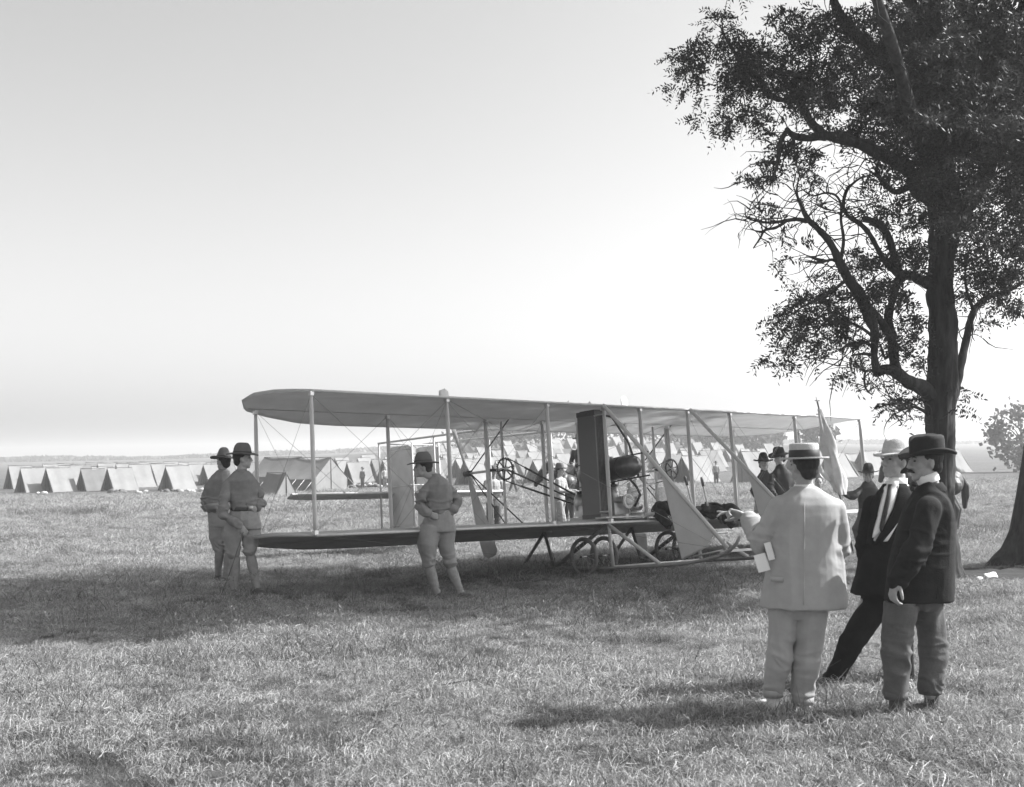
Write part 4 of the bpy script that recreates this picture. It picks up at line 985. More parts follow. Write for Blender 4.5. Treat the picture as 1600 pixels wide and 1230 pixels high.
p = at(442, 706, 99); tent('wall_tent', 'large wall tent just right of the front soldier, set farther back', p.x, 99, R(150), 3.8, 2.6, 4.2, 'large wall tents', False, .95, M_tentd)
p = at(432, 706, 74); tent('small_tent', 'small closed tent with pale front and dark side before the wall tents', p.x, 74, R(142), 1.9, 1.5, 1.9, None, False, 0, M_tentd)
def row(nm, Y0, px0, px1, step, H=2.1):
    px = px0; i = 0
    while px < px1:
        Y = Y0 * camp.uniform(.985, 1.015); df = camp.random() < .8
        wt(px + camp.uniform(-4, 4), Y, '%s tent from the left in %s' % (ORD[i], nm) + ('' if df else ', its front laced shut'), H * camp.uniform(.94, 1.06), 2.3, df, 2.5, camp.uniform(-5, 5), M_tent); i += 1
        px += step * camp.uniform(.85, 1.15)
row('the nearest row past the rudders', 98, 548, 850, 58)
row('the row behind the wall tents', 122, 345, 905, 47)
row('the loose row past the engine', 104, 930, 1070, 52)
row('the third row back', 142, 560, 1190, 46)
row('the fourth row back', 165, 440, 1210, 42)
row('the fifth row back', 195, 700, 1200, 38)
row('the sixth row back', 230, 640, 1190, 36)
row('the farthest row below the trees', 275, 690, 1150, 34)
for px, Y, H, L_, lab, df in (
    (1073, 92, 2.2, 3.6, 'large bright wedge tent right of the far sprocket and blinker boom', True), (1098, 128, 2.3, 3.2, 'bright tent whose roof shows above the large bright one', True),
    (1160, 84, 2.3, 2.4, 'pale peaked tent left of the two soldiers behind the wing', False),
    (1236, 100, 2.1, 2.4, 'tent hidden behind the straw hatted man', True),
    (1294, 98, 2.1, 2.6, 'bright roofed tent just right of the furled guidon', True), (1320, 104, 2.1, 2.6, 'second bright tent right of the guidon', True),
    (1346, 104, 2.1, 2.6, 'third bright tent, over the head of the soldier with the guidon', True), (1376, 106, 2.1, 2.6, 'tent behind the face of the man in dark suit', True),
    (1262, 104, 2.1, 2.4, 'tent roof just above the child', True), (1430, 112, 2.1, 2.4, 'far tent behind the dark felt hat', True), (1478, 108, 2.1, 2.6, 'last bright tent, showing right of the tree trunk', False)):
    wt(px, Y, lab, H, L_, df)

# bundles and washing between the tents
def bundle(name, label, px, Y, s, m, n, seed, group, cat='bundle'):
    p = at(px, 706, Y); g = random.Random(seed); root = None; mb = MB()
    for k in range(n): mb.ell((g.uniform(-s, s), g.uniform(-.2, .2), g.uniform(.04, .16)), (g.uniform(.15, .38), .2, g.uniform(.07, .17)), Matrix.Rotation(g.uniform(-.5, .5), 3, 'Y'), 8, 6)
    mb.v = [tuple(Vector(v_) + Vector((mnoise.noise(Vector(v_) * 7), mnoise.noise(Vector(v_) * 6 + Vector((3, 1, 2))), mnoise.noise(Vector(v_) * 8))) * .09) for v_ in mb.v]
    o = mb.build(name, m); o.location = (p.x, Y, ground(p.x, Y)); tag(o, label, cat, group); return o
bundle('white_bundle', 'white washing heaped before the dark fronted tent', 290, 90, .7, M_cloth, 6, 1, 'bundles before the tents')
bundle('white_bundle', 'second white heap, just left of the rear soldier', 318, 90, .6, M_cloth, 5, 2, 'bundles before the tents')
bundle('dark_bundle', 'dark gear heap before the left tents', 268, 90, .8, M_pack, 6, 3, 'bundles before the tents')
bundle('white_bundle', 'small pale heap standing alone left of the dark gear', 222, 89, .3, M_cloth, 3, 4, 'bundles before the tents')
bundle('dark_bundle', 'dark gear in front of the fourth left tent', 188, 91, .8, M_pack, 5, 5, 'bundles before the tents')
bundle('pale_bundle', 'pale board and gear beside the first left tent', 62, 90, .6, M_cloth, 4, 6, 'bundles before the tents')
for k, (px, Y, tone, pos) in enumerate(((545, 95, 'pale', 'leftmost'), (560, 94, 'dark', 'second'), (572, 96, 'pale', 'middle'), (592, 95, 'dark', 'fourth'), (606, 94, 'pale', 'rightmost'))):
    bundle('camp_kit', '%s pile of %s camp kit on the ground left of the rudders' % (pos, tone), px, Y, .8, M_pack if tone == 'dark' else M_cloth, 6, 20 + k, 'kit between the tents')
bundle('camp_kit', 'low dark kit pile in front of the bright tent right of the far sprocket', 1082, 84, .7, M_pack, 6, 31, 'kit between the tents')

# ------------------------------------------------------------------ far trees and woods
FT = 'pale trees beyond the camp'
for k, (px, Y, h, rx, n, lab) in enumerate(((745, 240, 6.5, 6, 1100, 'hazy tree left of the near propeller shaft'), (785, 235, 8, 9, 1500, 'broad hazy tree above the tents by the near sprocket'), (850, 240, 8.5, 9, 1500, 'hazy tree above the horse head'), (895, 250, 8, 8, 1200, 'hazy tree behind the mounted man'),
        (1000, 260, 7, 8, 1000, 'hazy tree seen past the radiator'), (1065, 255, 6.5, 7, 1000, 'hazy tree between the far struts'), (1110, 235, 6.5, 7, 1200, 'hazy tree above the bright tents'), (1165, 215, 6, 6.5, 1400, 'hazy rounded tree left of the straw hatted man'), (1188, 225, 5.0, 5, 900, 'small hazy tree touching the rounded one'),
        (1278, 190, 6.6, 3.2, 900, 'slender tree behind the top of the guidon'))):
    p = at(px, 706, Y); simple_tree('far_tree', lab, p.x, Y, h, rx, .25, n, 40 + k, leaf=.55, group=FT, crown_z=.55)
p = at(1596, 690, 105); simple_tree('far_tree', 'medium tree standing at the right edge beyond the trunk', p.x, 105, 6.2, 3.0, .18, 1100, 77, leaf=.28, group=FT, crown_z=.55)
def wood(name, label, x0, x1, Y, h, n, seed):
    g = np.random.default_rng(seed); x = g.uniform(x0, x1, n); y = Y + g.normal(0, 8, n)
    zt = h * (.55 + .3 * noise3(np.stack([x * .03, x * 0, x * 0], 1), seed) + .12 * noise3(np.stack([x * .12, x * 0, x * 0], 1), seed + 1))
    z = gz(x, y) + g.uniform(0, 1, n) * zt
    P_ = np.stack([x, y, z], 1); d = g.normal(size=(n, 3)); d /= np.linalg.norm(d, axis=1)[:, None]; u = np.cross(d, g.normal(size=(n, 3))); u /= np.linalg.norm(u, axis=1)[:, None]
    s_ = g.uniform(.7, 1.6, (n, 1))
    v = np.stack([P_ - d * s_, P_ + u * s_ * .7, P_ + d * s_, P_ - u * s_ * .7], 1).reshape(-1, 3)
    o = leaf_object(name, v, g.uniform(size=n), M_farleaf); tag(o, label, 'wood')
wood('distant_wood', 'long low wood along the horizon behind the camp', -330, 330, 620, 3.0, 22000, 3)
# the air
hz = MB(); 
hz.box((0, 760, 9), (3700, 1760, 24)); o = hz.build('haze', None, None, False); tag(o, 'thin summer haze over the field', 'haze', kind='stuff')
mh = bpy.data.materials.new('haze_air'); mh.use_nodes = True; t = mh.node_tree; t.nodes.remove(t.nodes['Principled BSDF'])
pv = t.nodes.new('ShaderNodeVolumePrincipled'); pv.inputs['Color'].default_value = (1, 1, 1, 1); pv.inputs['Density'].default_value = .0012; pv.inputs['Anisotropy'].default_value = .3
t.links.new(pv.outputs[0], t.nodes['Material Output'].inputs['Volume']); o.data.materials.append(mh)
# ------------------------------------------------------------------ people
FAR = dict(v=.016, n=10)
def head_M(yaw, pitch=0, roll=0):
    return Matrix.Rotation(yaw, 3, 'Z') @ Matrix.Rotation(-pitch, 3, 'Y') @ Matrix.Rotation(roll, 3, 'X')
def add_head(mb, c, yaw, pitch=0, s=1.0, roll=0):
    M = head_M(yaw, pitch, roll); c = Vector(c)
    L = lambda x, y, z: c + M @ (Vector((x, y, z)) * s)
    E_ = lambda p, r, m=None: mb.ell(L(*p), [k * s for k in r], M if m is None else M @ m, 16, 12)
    E_((-.008, 0, .028), (.096, .076, .098)); E_((.028, 0, -.035), (.062, .060, .080)); E_((.048, 0, -.075), (.036, .042, .038))
    E_((.070, 0, -.098), (.021, .024, .019)); E_((.076, 0, .034), (.016, .050, .014)); E_((.088, 0, -.062), (.012, .024, .009)); E_((.086, 0, -.076), (.011, .020, .008))
    for k in (-1, 1):
        E_((.058, .036 * k, -.020), (.026, .024, .022)); E_((-.005, .079 * k, -.012), (.019, .008, .031), Matrix.Rotation(-.15, 3, 'Y')); E_((.030, .050 * k, -.060), (.035, .014, .030))
    mb.tube([L(.086, 0, .026), L(.101, 0, .0), L(.112, 0, -.026), L(.096, 0, -.036)], [.009 * s, .011 * s, .014 * s, .010 * s], 10)
    for k in (-1, 1): mb.ell(L(.098, .012 * k, -.030), (.010 * s, .008 * s, .008 * s), M, 8, 6)
    return M, L
def face_bits(root, off, M, L, s, hair=True, tash=False, hairmat=None, detail=True):
    if detail:
        mb = MB(off)
        for k in (-1, 1): mb.ell(L(.0835, .031 * k, .010), (.007 * s, .013 * s, .0062 * s), M, 10, 6)
        mb.build('eyes', M_eye, root)
        mb = MB(off)
        for k in (-1, 1): mb.tube([L(.088, .014 * k, .030), L(.090, .032 * k, .037), L(.078, .050 * k, .030)], [.003 * s, .0042 * s, .002 * s], 6)
        mb.build('eyebrows', M_hair, root)
    if hair:
        mb = MB(off); mb.ell(L(-.024, 0, .038), (.096 * s, .0835 * s, .096 * s), M, 18, 12); mb.ell(L(-.058, 0, -.028), (.050 * s, .066 * s, .060 * s), M, 14, 10)
        fuse(mb, .008, 'hair', hairmat or M_hair, root, 2, lambda p: .003 * noise3(p * 70, 5))
    if tash:
        mb = MB(off); mb.tube([L(.092, -.036, -.062), L(.103, -.016, -.052), L(.107, 0, -.048), L(.103, .016, -.052), L(.092, .036, -.062)], [.004 * s, .010 * s, .010 * s, .010 * s, .004 * s], 8)
        mb.build('moustache', M_hair, root)

def add_hand(mb, wr, d, nrm, curl=.4, s=1.0, side=1, point=False, n=8):
    """wrist, direction of the hand, palm normal; fingers bend towards the palm normal"""
    d = Vector(d).normalized(); nn = Vector(nrm); nn = (nn - d * nn.dot(d)).normalized(); x = d.cross(nn)
    wr = Vector(wr)
    M = Matrix((x, nn, d)).transposed()
    mb.ell(wr + d * .045 * s, (.040 * s, .017 * s, .055 * s), M, 12, 8); mb.tube([wr - d * .03 * s, wr + d * .03 * s], [.026 * s, .030 * s], 10, flat=.7, up=x)
    for i, (o, L_) in enumerate(((-.030, .070), (-.010, .080), (.010, .074), (.029, .058))):
        c_ = curl * (1 + .12 * i); 
        if point: c_ = (.05, .35, 1.2, 1.3)[i]
        p = wr + d * .082 * s + x * (o * side * s); dd = d.copy(); pts = [wr + d * .05 * s + x * (o * .9 * side * s), p]; rs = [.0095 * s, .0100 * s]
        for k, f in enumerate((.42, .33, .25)):
            a = c_ * (.9 if k == 0 else 1.1); dd = (dd * math.cos(a) + (nn - dd * nn.dot(dd)).normalized() * math.sin(a)).normalized()
            pts.append(pts[-1] + dd * (L_ * f * 1.1 * s)); rs.append((.0092, .0084, .0072)[k] * s)
        mb.chain(pts, rs, n)
    a0 = wr + d * .025 * s - x * (.030 * side * s); a1 = a0 + (d * .7 - x * (.7 * side) + nn * .25).normalized() * .04 * s; a2 = a1 + (d * .9 - x * (.25 * side) + nn * .4).normalized() * .032 * s; a3 = a2 + (d + nn * .5).normalized() * .022 * s
    mb.chain([wr + d * .03 * s, a0, a1, a2, a3], [.016 * s, .014 * s, .0115 * s, .0105 * s, .0085 * s], n)

def hat(root, off, c, yaw, kind, m, band, s=1.0, pitch=0, roll=0, brim=.17, droop=.0):
    """c: centre of the head opening"""
    M = head_M(yaw, pitch, roll); c = Vector(c); n = 40; v = []; f = []
    if kind == 'boater': prof = [(.088, .0), (.089, .0), (.0885, .04), (.088, .078), (.083, .086), (.05, .089), (.0, .089)]
    elif kind == 'campaign': prof = [(.090, 0), (.088, .03), (.084, .065), (.078, .10), (.064, .122), (.035, .118), (0, .104)]
    elif kind == 'montana': prof = [(.090, 0), (.087, .035), (.080, .075), (.068, .108), (.050, .128), (.026, .136), (0, .134)]
    elif kind == 'panama': prof = [(.092, 0), (.090, .03), (.084, .065), (.074, .092), (.055, .106), (.03, .104), (0, .098)]
    else: prof = [(.093, 0), (.0925, .04), (.093, .078), (.090, .097), (.079, .105), (.05, .090), (0, .074)]
    mb = MB(off)
    rings = [(brim * 1.0, -1), (brim * 1.0 + .001, -2), (brim * .8, 0), (.10, 0)]
    def bz(r, q):
        t = (r - .09) / (brim - .09)
        if kind == 'boater': return .0
        side = math.sin(q) ** 2
        return (.018 * side - .010 * math.cos(q) ** 2) * t ** 2 * (1 if kind != 'fedora' else 1.9) - droop * t
    P = []
    for r in (.088, .11, brim * .8, brim * .97, brim):
        P.append([(r, bz(r, 2 * math.pi * k / n) + .003, 2 * math.pi * k / n) for k in range(n)])
    for r in (brim * .985, brim * .8, .11, .088): P.append([(r, bz(r, 2 * math.pi * k / n) - .008, 2 * math.pi * k / n) for k in range(n)])
    for ringp in P:
        for r, z, q in ringp: v.append(c + M @ (Vector((r * math.cos(q) * 1.06, r * math.sin(q) * .94, z)) * s))
    for i in range(len(P)):
        j = (i + 1) % len(P)
        for k in range(n): f.append((i * n + k, j * n + k, j * n + (k + 1) % n, i * n + (k + 1) % n))
    mb.add(v, f)
    v = []; f = []
    for r, z in prof:
        for k in range(n):
            q = 2 * math.pi * k / n; x, y = r * math.cos(q) * 1.1, r * math.sin(q) * .92; zz = z
            t = z / prof[-1][1] if prof[-1][1] else 0
            if kind in ('fedora', 'campaign', 'panama') and z > .06: zz -= .026 * math.exp(-(y / .028) ** 2) * min(1, (z - .06) / .03) * (1 if kind != 'panama' else .5)
            if kind == 'fedora' and z > .04 and x > .03: y *= 1 - .22 * (z - .04) / .08
            if kind == 'montana' and z > .03:
                a = .13 * abs(math.sin(2 * q)) * t; x *= 1 - a * 1.6; y *= 1 - a * 1.6
            v.append(c + M @ (Vector((x, y, zz)) * s))
    for i in range(len(prof) - 1):
        for k in range(n): f.append((i * n + k, i * n + (k + 1) % n, (i + 1) * n + (k + 1) % n, (i + 1) * n + k))
    mb.add(v, f)
    h = mb.build('hat', m, root)
    mb = MB(off); bh = .046 if kind == 'boater' else .028
    prof2 = [(.0895 * 1.0 + .003, .002), (.0895 + .0035, .004), (.088 + .0035, bh), (.087, bh + .002)]
    v = []; f = []
    for r, z in prof2:
        for k in range(n): q = 2 * math.pi * k / n; v.append(c + M @ (Vector((r * math.cos(q) * 1.1, r * math.sin(q) * .935, z)) * s))
    for i in range(3):
        for k in range(n): f.append((i * n + k, i * n + (k + 1) % n, (i + 1) * n + (k + 1) % n, (i + 1) * n + k))
    mb.add(v, f); mb.build('hat_band', band, h)
    return h

RM = np.array(Matrix.Rotation(.7, 3, 'Y') @ Matrix.Rotation(.5, 3, 'X'))
def folds(points, amp=.008, seed=1, vert=.0, fine=.002, ring=22, vs=(16, 16, 2.2)):
    """cloth folds: creases round the given joints plus hanging folds"""
    pts = [(np.array(tuple(p)), r, a) for p, r, a in points]
    def fn(p):
        d = fine * noise3(p * 26, seed) + amp * .35 * noise3(p * 7, seed + 1)
        q = p * np.array([5, 5, ring]) + .8 * noise3(p * 5, seed + 5)[:, None]
        q2 = p @ RM * np.array([4, 4, ring * .8]) + .7 * noise3(p * 4, seed + 6)[:, None]
        crease = 1 - 2.2 * np.minimum(np.abs(noise3(q, seed + 2)), np.abs(noise3(q2, seed + 7)) + .12)
        for c, r, a in pts:
            wgt = np.exp(-(((p - c) ** 2).sum(1)) / (2 * r * r)); d = d + a * amp * 1.35 * crease * wgt
        if vert: d = d + vert * (1 - 2.0 * np.abs(noise3(p * np.array(vs), seed + 3)))
        return d
    return fn

def boot(root, off, ankle, toe_dir, s, m, z0, h=.10, name='boot'):
    """foot standing on the ground"""
    a = Vector(ankle); d = Vector((toe_dir[0], toe_dir[1], 0)).normalized(); x = Vector((-d.y, d.x, 0))
    g0 = Vector((a.x, a.y, z0)); M = Matrix((d, x, Vector((0, 0, 1)))).transposed()
    mb = MB(off)
    mb.ell(g0 + d * .005 * s + Vector((0, 0, .045 * s)), (.058 * s, .042 * s, .050 * s), M); mb.ell(g0 + d * .09 * s + Vector((0, 0, .034 * s)), (.085 * s, .045 * s, .036 * s), M)
    mb.ell(g0 + d * .15 * s + Vector((0, 0, .028 * s)), (.058 * s, .046 * s, .030 * s), M); mb.tube([g0 + Vector((0, 0, .03)), a + Vector((0, 0, h * .3))], [.048 * s, .046 * s], 12)
    mb.box(g0 + d * .07 * s + Vector((0, 0, .010)), (.26 * s, .075 * s, .018), M)
    return fuse(mb, .009, name, m, root, 2)

def person(label, px_feet, Y, group=None):
    p = at(px_feet, 900, Y); z = ground(p.x, Y)
    return empty('person', (p.x, Y, z), label=label, cat='person', group=group), (p.x, Y, z), z
def pj(Y): return lambda a, b, d=0: at(a, b, Y + d)
def rowsx(Y, rows):
    out = []
    for r in rows:
        py, xl, xr, ry = r[:4]; dy = r[4] if len(r) > 4 else 0
        c = at((xl + xr) / 2, py, Y + dy); out.append((c.x, c.y, c.z, (xr - xl) / 2 * (Y + dy) / FPX, ry, -.0183))
    return out

# ---- man in the light jacket and straw boater, pointing
def turnups(root, off, ends, m):
    for c, r_ in ends:
        mb = MB(off); mb.lathe([(r_ - .004, -.022), (r_ + .006, -.024), (r_ + .007, .020), (r_ - .002, .024)], c, None, 26); mb.build('turn_up', m, root)
def man_light():
    Y = 7.68; q = pj(Y); k = Y / FPX
    root, off, z0 = person('man seen from behind in pale jacket and flat straw hat, pointing at the biplane', 1240, Y)
    off = tuple(off)
    # body
    mb = MB(off); hc = q(1256, 729, 0); M, L = add_head(mb, hc, R(112), R(2), 1.0)
    mb.tube([q(1257, 742), q(1257, 775)], [.055, .062], 14)
    mb.loft(rowsx(Y, [(940, 1218, 1292, .08), (860, 1226, 1290, .08), (800, 1225, 1296, .09), (772, 1240, 1280, .06)]), 14)
    el = q(1199, 845, .06); wl = q(1172, 808, -.02 + .25)
    mb.chain([q(1226, 792), el, wl], [.045, .04, .028], 10)
    add_hand(mb, q(1163, 806, .24), q(1128, 796, .28) - q(1163, 806, .24), Vector((-.1, -.55, -1)), .5, 1.16, side=1, point=True)
    mb.chain([q(1302, 795), q(1308, 850, .02), q(1290, 885, .22), q(1272, 895, .28)], [.045, .04, .03, .03], 10)
    mb.chain([q(1228, 940), q(1216, 1030, -.02), q(1208, 1085, 0)], [.06, .05, .04], 10); mb.chain([q(1280, 940), q(1262, 1030), q(1254, 1090)], [.06, .05, .04], 10)
    fuse(mb, .0065, 'body', M_skin, root, 2)
    face_bits(root, off, M, L, 1.0)
    hat(root, off, hc + M @ Vector((-.005, 0, .058)), R(112), 'boater', M_straw, M_band, 1.10, R(-1), R(0), brim=.150)
    # collar
    mb = MB(off); c = q(1256, 762); mb.lathe([(.066, -.02), (.068, .0), (.064, .022), (.060, .022), (.060, -.02)], c, None, 24); mb.build('shirt_collar', M_linen, root)
    # jacket
    mb = MB(off)
    mb.loft(rowsx(Y, [(949, 1190, 1320, .185), (935, 1191, 1320, .183), (900, 1196, 1317, .172), (865, 1202, 1312, .162), (835, 1206, 1308, .155), (805, 1208, 1312, .150), (788, 1212, 1312, .138), (777, 1222, 1302, .118), (769, 1234, 1288, .095), (762, 1241, 1275, .075)]), 32, 2.3)
    sl = [q(1220, 795), q(1206, 822, .02), q(1193, 848, .05), q(1181, 828, .14), q(1171, 812, .215)]
    mb.chain(sl, [.088, .078, .080, .066, .056], 16)
    mb.chain([q(1302, 797), q(1311, 830, 0), q(1310, 862, .02), q(1296, 888, .14), q(1280, 893, .24)], [.080, .066, .066, .060, .052], 16)
    fd = folds([((sl[2] - Vector(off)), .09, 1.7), ((sl[3] - Vector(off)), .07, 1.2), (q(1311, 862, .02) - Vector(off), .09, 1.2)], .013, 3, .010, .0012, 20, (8, 8, 1.1))
    jk = fuse(mb, .0085, 'jacket', M_light, root, 4, fd)
    # collar of the jacket, back seam, hem edge
    mb = MB(off); c = q(1258, 770); mb.lathe([(.085, -.03), (.088, -.02), (.074, .014), (.066, .022), (.062, .012)], c, Matrix.Rotation(.12, 3, 'X'), 28, (1.1, .95)); mb.build('jacket_collar', M_light, root)
    mb = MB(off)
    for a, b, w_ in ((860, 1206, 0), (893, 1197, 0)): pass
    mb.tube([q(1257, 785, -.145), q(1257, 840, -.160), q(1256, 900, -.178), q(1256, 946, -.188)], .0022, 5); mb.build('back_seam', M_light, jk)
    # trousers
    mb = MB(off)
    mb.loft(rowsx(Y, [(930, 1205, 1298, .125), (955, 1203, 1290, .115), (966, 1210, 1284, .085)]), 24, 2.2)
    mb.tube([q(1223, 952), q(1220, 1000, -.01), q(1217, 1030, -.03), q(1211, 1060, -.01), q(1208, 1084, 0)], [.098, .082, .073, .063, .056], 20)
    mb.tube([q(1267, 952), q(1265, 1000), q(1260, 1040, -.01), q(1256, 1070, .0), q(1254, 1095, 0)], [.108, .094, .083, .072, .065], 20)
    fuse(mb, .0085, 'trousers', M_lighttr, root, 3, folds([(q(1217, 1030) - Vector(off), .10, 1.4), (q(1260, 1040) - Vector(off), .10, 1.0), (q(1208, 1085) - Vector(off), .07, 1.3), (q(1254, 1095) - Vector(off), .07, 1.3), (q(1240, 975) - Vector(off), .07, 1.0)], .009, 8, .009, .001, 15, (11, 11, 1.3)))
    turnups(root, off, [(q(1208, 1083), .058), (q(1254, 1094), .065)], M_lighttr)
    for a_, b_ in ((1214, 905), (1296, 905)):
        mb = MB(off); mb.bar(q(a_ - 10, b_, -.128), q(a_ + 10, b_ + 1, -.132), .03, .012, (0, 1, 0)); mb.build('pocket_flap', M_light, jk)
    boot(root, off, q(1208, 1090), (-.35, .9), .98, M_shoew, ground(1.7, Y), name='shoe'); boot(root, off, q(1254, 1104), (.45, .75), .98, M_shoew, z0, name='shoe')
    # papers in the pocket: things of their own
    for i, (dx, dy_, s_, lab) in enumerate(((0, 0, 1, 'folded white papers sticking out of the pale jacket pocket'), (12, -18, .8, 'narrow white envelope behind the folded papers in the pocket'))):
        a = q(1186 + dx, 866 + dy_, -.06); b = q(1194 + dx, 893 + dy_, -.08); mb = MB(a)
        for t in range(3): mb.bar(a + Vector((.004 * t, .006 * t, 0)), b + Vector((.004 * t, .006 * t, 0)), .075 * s_ if i == 0 else .04, .003, Vector((0, 1, 0)))
        o = mb.build('papers' if i == 0 else 'envelope', M_paper, None, False); o.location = a; tag(o, lab, 'papers' if i == 0 else 'envelope')
man_light()

# ---- man in the long dark suit, straw hat
def man_dark():
    Y = 8.45; q = pj(Y)
    root, off, z0 = person('tall man in open dark suit, stiff collar and tie, wearing pale straw hat', 1370, Y); off = tuple(off); OV = Vector(off)
    yaw = R(207)
    mb = MB(off); hc = q(1399, 722); M, L = add_head(mb, hc, yaw, R(8), 1.04)
    mb.tube([q(1402, 740), q(1403, 775)], [.056, .064], 14)
    mb.loft(rowsx(Y, [(930, 1355, 1410, .08), (850, 1362, 1425, .08), (800, 1372, 1438, .09), (772, 1385, 1425, .06)]), 14)
    mb.chain([q(1366, 790, -.05), q(1356, 850, .02), q(1368, 900, .05), q(1372, 925, .04)], [.045, .04, .03, .028], 10); add_hand(mb, q(1372, 915, .05), Vector((.1, .1, -1)), Vector((1, 0, 0)), .5, 1, 1)
    mb.chain([q(1440, 795, .08), q(1452, 850, .15), q(1448, 905, .1)], [.045, .04, .03], 10)
    mb.chain([q(1366, 925), q(1325, 1000), q(1297, 1060)], [.06, .05, .04], 10); mb.chain([q(1405, 925), q(1410, 1010, .1), q(1415, 1075, .15)], [.06, .05, .04], 10)
    fuse(mb, .0065, 'body', M_skin, root, 2)
    face_bits(root, off, M, L, 1.04)
    hat(root, off, hc + M @ Vector((-.006, 0, .062)), yaw, 'panama', M_straw, M_straw, 1.10, R(4), 0, brim=.150, droop=.012)
    # shirt front and high collar
    mb = MB(off); mb.loft(rowsx(Y, [(845, 1358, 1392, .10, -.06), (800, 1368, 1412, .13, -.05), (770, 1378, 1420, .11, -.03), (757, 1386, 1420, .07, 0)]), 20); fuse(mb, .009, 'shirt', M_linen, root, 2)
    mb = MB(off); c = q(1403, 752); Mc = Matrix.Rotation(.10, 3, 'Y'); mb.lathe([(.066, -.035), (.068, -.01), (.066, .026), (.062, .026), (.061, -.03)], c, Mc, 30); mb.build('stiff_collar', M_linen, root)
    mb = MB(off)
    mb.loft(rowsx(Y, [(928, 1330, 1424, .175), (900, 1338, 1432, .172), (860, 1346, 1442, .165), (825, 1350, 1450, .155), (795, 1354, 1456, .148), (778, 1362, 1450, .13), (767, 1376, 1436, .105), (760, 1388, 1424, .080)]), 32, 2.3)
    mb.chain([q(1364, 790, -.03), q(1356, 830, -.02), q(1352, 858, .0), q(1358, 905, .04)], [.076, .066, .064, .052], 16)
    mb.chain([q(1446, 797, .06), q(1456, 850, .1), q(1450, 900, .08)], [.076, .064, .052], 16)
    # cut the open front: an inset wedge
    def opening(p):
        d = folds([(q(1352, 858) - OV, .09, 1.2)], .009, 13, .004, .001, 24, (12, 12, 1.6))(p)
        w = p + np.array(off)
        return d
    jk = fuse(mb, .0085, 'suit_jacket', M_dark, root, 4, opening)
    JR = [(928, 1330, 1424, .175), (900, 1338, 1432, .172), (860, 1346, 1442, .165), (825, 1350, 1450, .155), (795, 1354, 1456, .148), (778, 1362, 1450, .13), (767, 1376, 1436, .105), (760, 1388, 1424, .080), (745, 1390, 1422, .070)][::-1]
    def surf(px, py, o):
        k = [a[0] for a in JR]; xl, xr, ry = (float(np.interp(py, k, [a[m] for a in JR])) for m in (1, 2, 3))
        t = min(.985, abs(px - (xl + xr) / 2) / ((xr - xl) / 2)); return q(px, py, -ry * (1 - t ** 2.3) ** (1 / 2.3) - o)
    def sheet(rows, o, name, m, parent, bulge=.0, nc=6):
        vs = []
        yy = np.linspace(rows[0][0], rows[-1][0], 14)
        for y in yy:
            a, b = (float(np.interp(y, [r_[0] for r_ in rows], [r_[m_] for r_ in rows])) for m_ in (1, 2))
            for c in range(nc): t = c / (nc - 1); vs.append(surf(a + (b - a) * t, y, o + bulge * math.sin(t * math.pi)))
        mb = MB(off); mb.add(vs, [(i_ * nc + c, i_ * nc + c + 1, (i_ + 1) * nc + c + 1, (i_ + 1) * nc + c) for i_ in range(13) for c in range(nc - 1)])
        o_ = mb.build(name, m, parent); md = o_.modifiers.new('t', 'SOLIDIFY'); md.thickness = .006; md.offset = 0; return o_
    sheet([(752, 1384, 1404), (775, 1378, 1402), (800, 1372, 1393), (825, 1365, 1380), (840, 1362, 1366)], .024, 'shirt_front', M_linen, root, .006)
    sheet([(757, 1388, 1394), (775, 1385, 1392), (800, 1379, 1387), (823, 1374, 1381), (830, 1375, 1378)], .036, 'tie_blade', M_tie, root, .004, 4)
    sheet([(756, 1380, 1385), (775, 1366, 1378), (796, 1358, 1372), (806, 1362, 1371), (825, 1357, 1365), (850, 1354, 1361)], .030, 'lapel', M_dark, jk, .004)
    sheet([(756, 1405, 1416), (775, 1401, 1427), (790, 1397, 1428), (798, 1394, 1416), (825, 1380, 1397), (852, 1364, 1375)], .030, 'lapel', M_dark, jk, .004)
    mb = MB(off)
    mb.loft(rowsx(Y, [(905, 1348, 1425, .125), (940, 1346, 1424, .12), (955, 1344, 1424, .11)]), 24, 2.2)
    mb.tube([q(1374, 935), q(1352, 970, -.02), q(1330, 1005, -.03), (q(1312, 1040, -.02)), q(1296, 1070, 0)], [.10, .090, .080, .070, .066], 20)
    mb.tube([q(1400, 935, .05), q(1408, 1000, .10), q(1412, 1045, .14), q(1414, 1080, .18)], [.10, .085, .075, .068], 20)
    fuse(mb, .009, 'trousers', M_dark, root, 3, folds([(q(1330, 1005) - OV, .10, 1.2), (q(1296, 1065) - OV, .07, 1.3)], .009, 18, .008, .001, 15, (11, 11, 1.3)))
    a = q(1298, 1066, 0); boot(root, off, a, (-.85, -.35), 1.05, M_shoe, ground(a.x, a.y), name='shoe'); a = q(1414, 1078, .18); boot(root, off, a, (-.5, -.8), 1.05, M_shoe, ground(a.x, a.y), name='shoe')
man_dark()

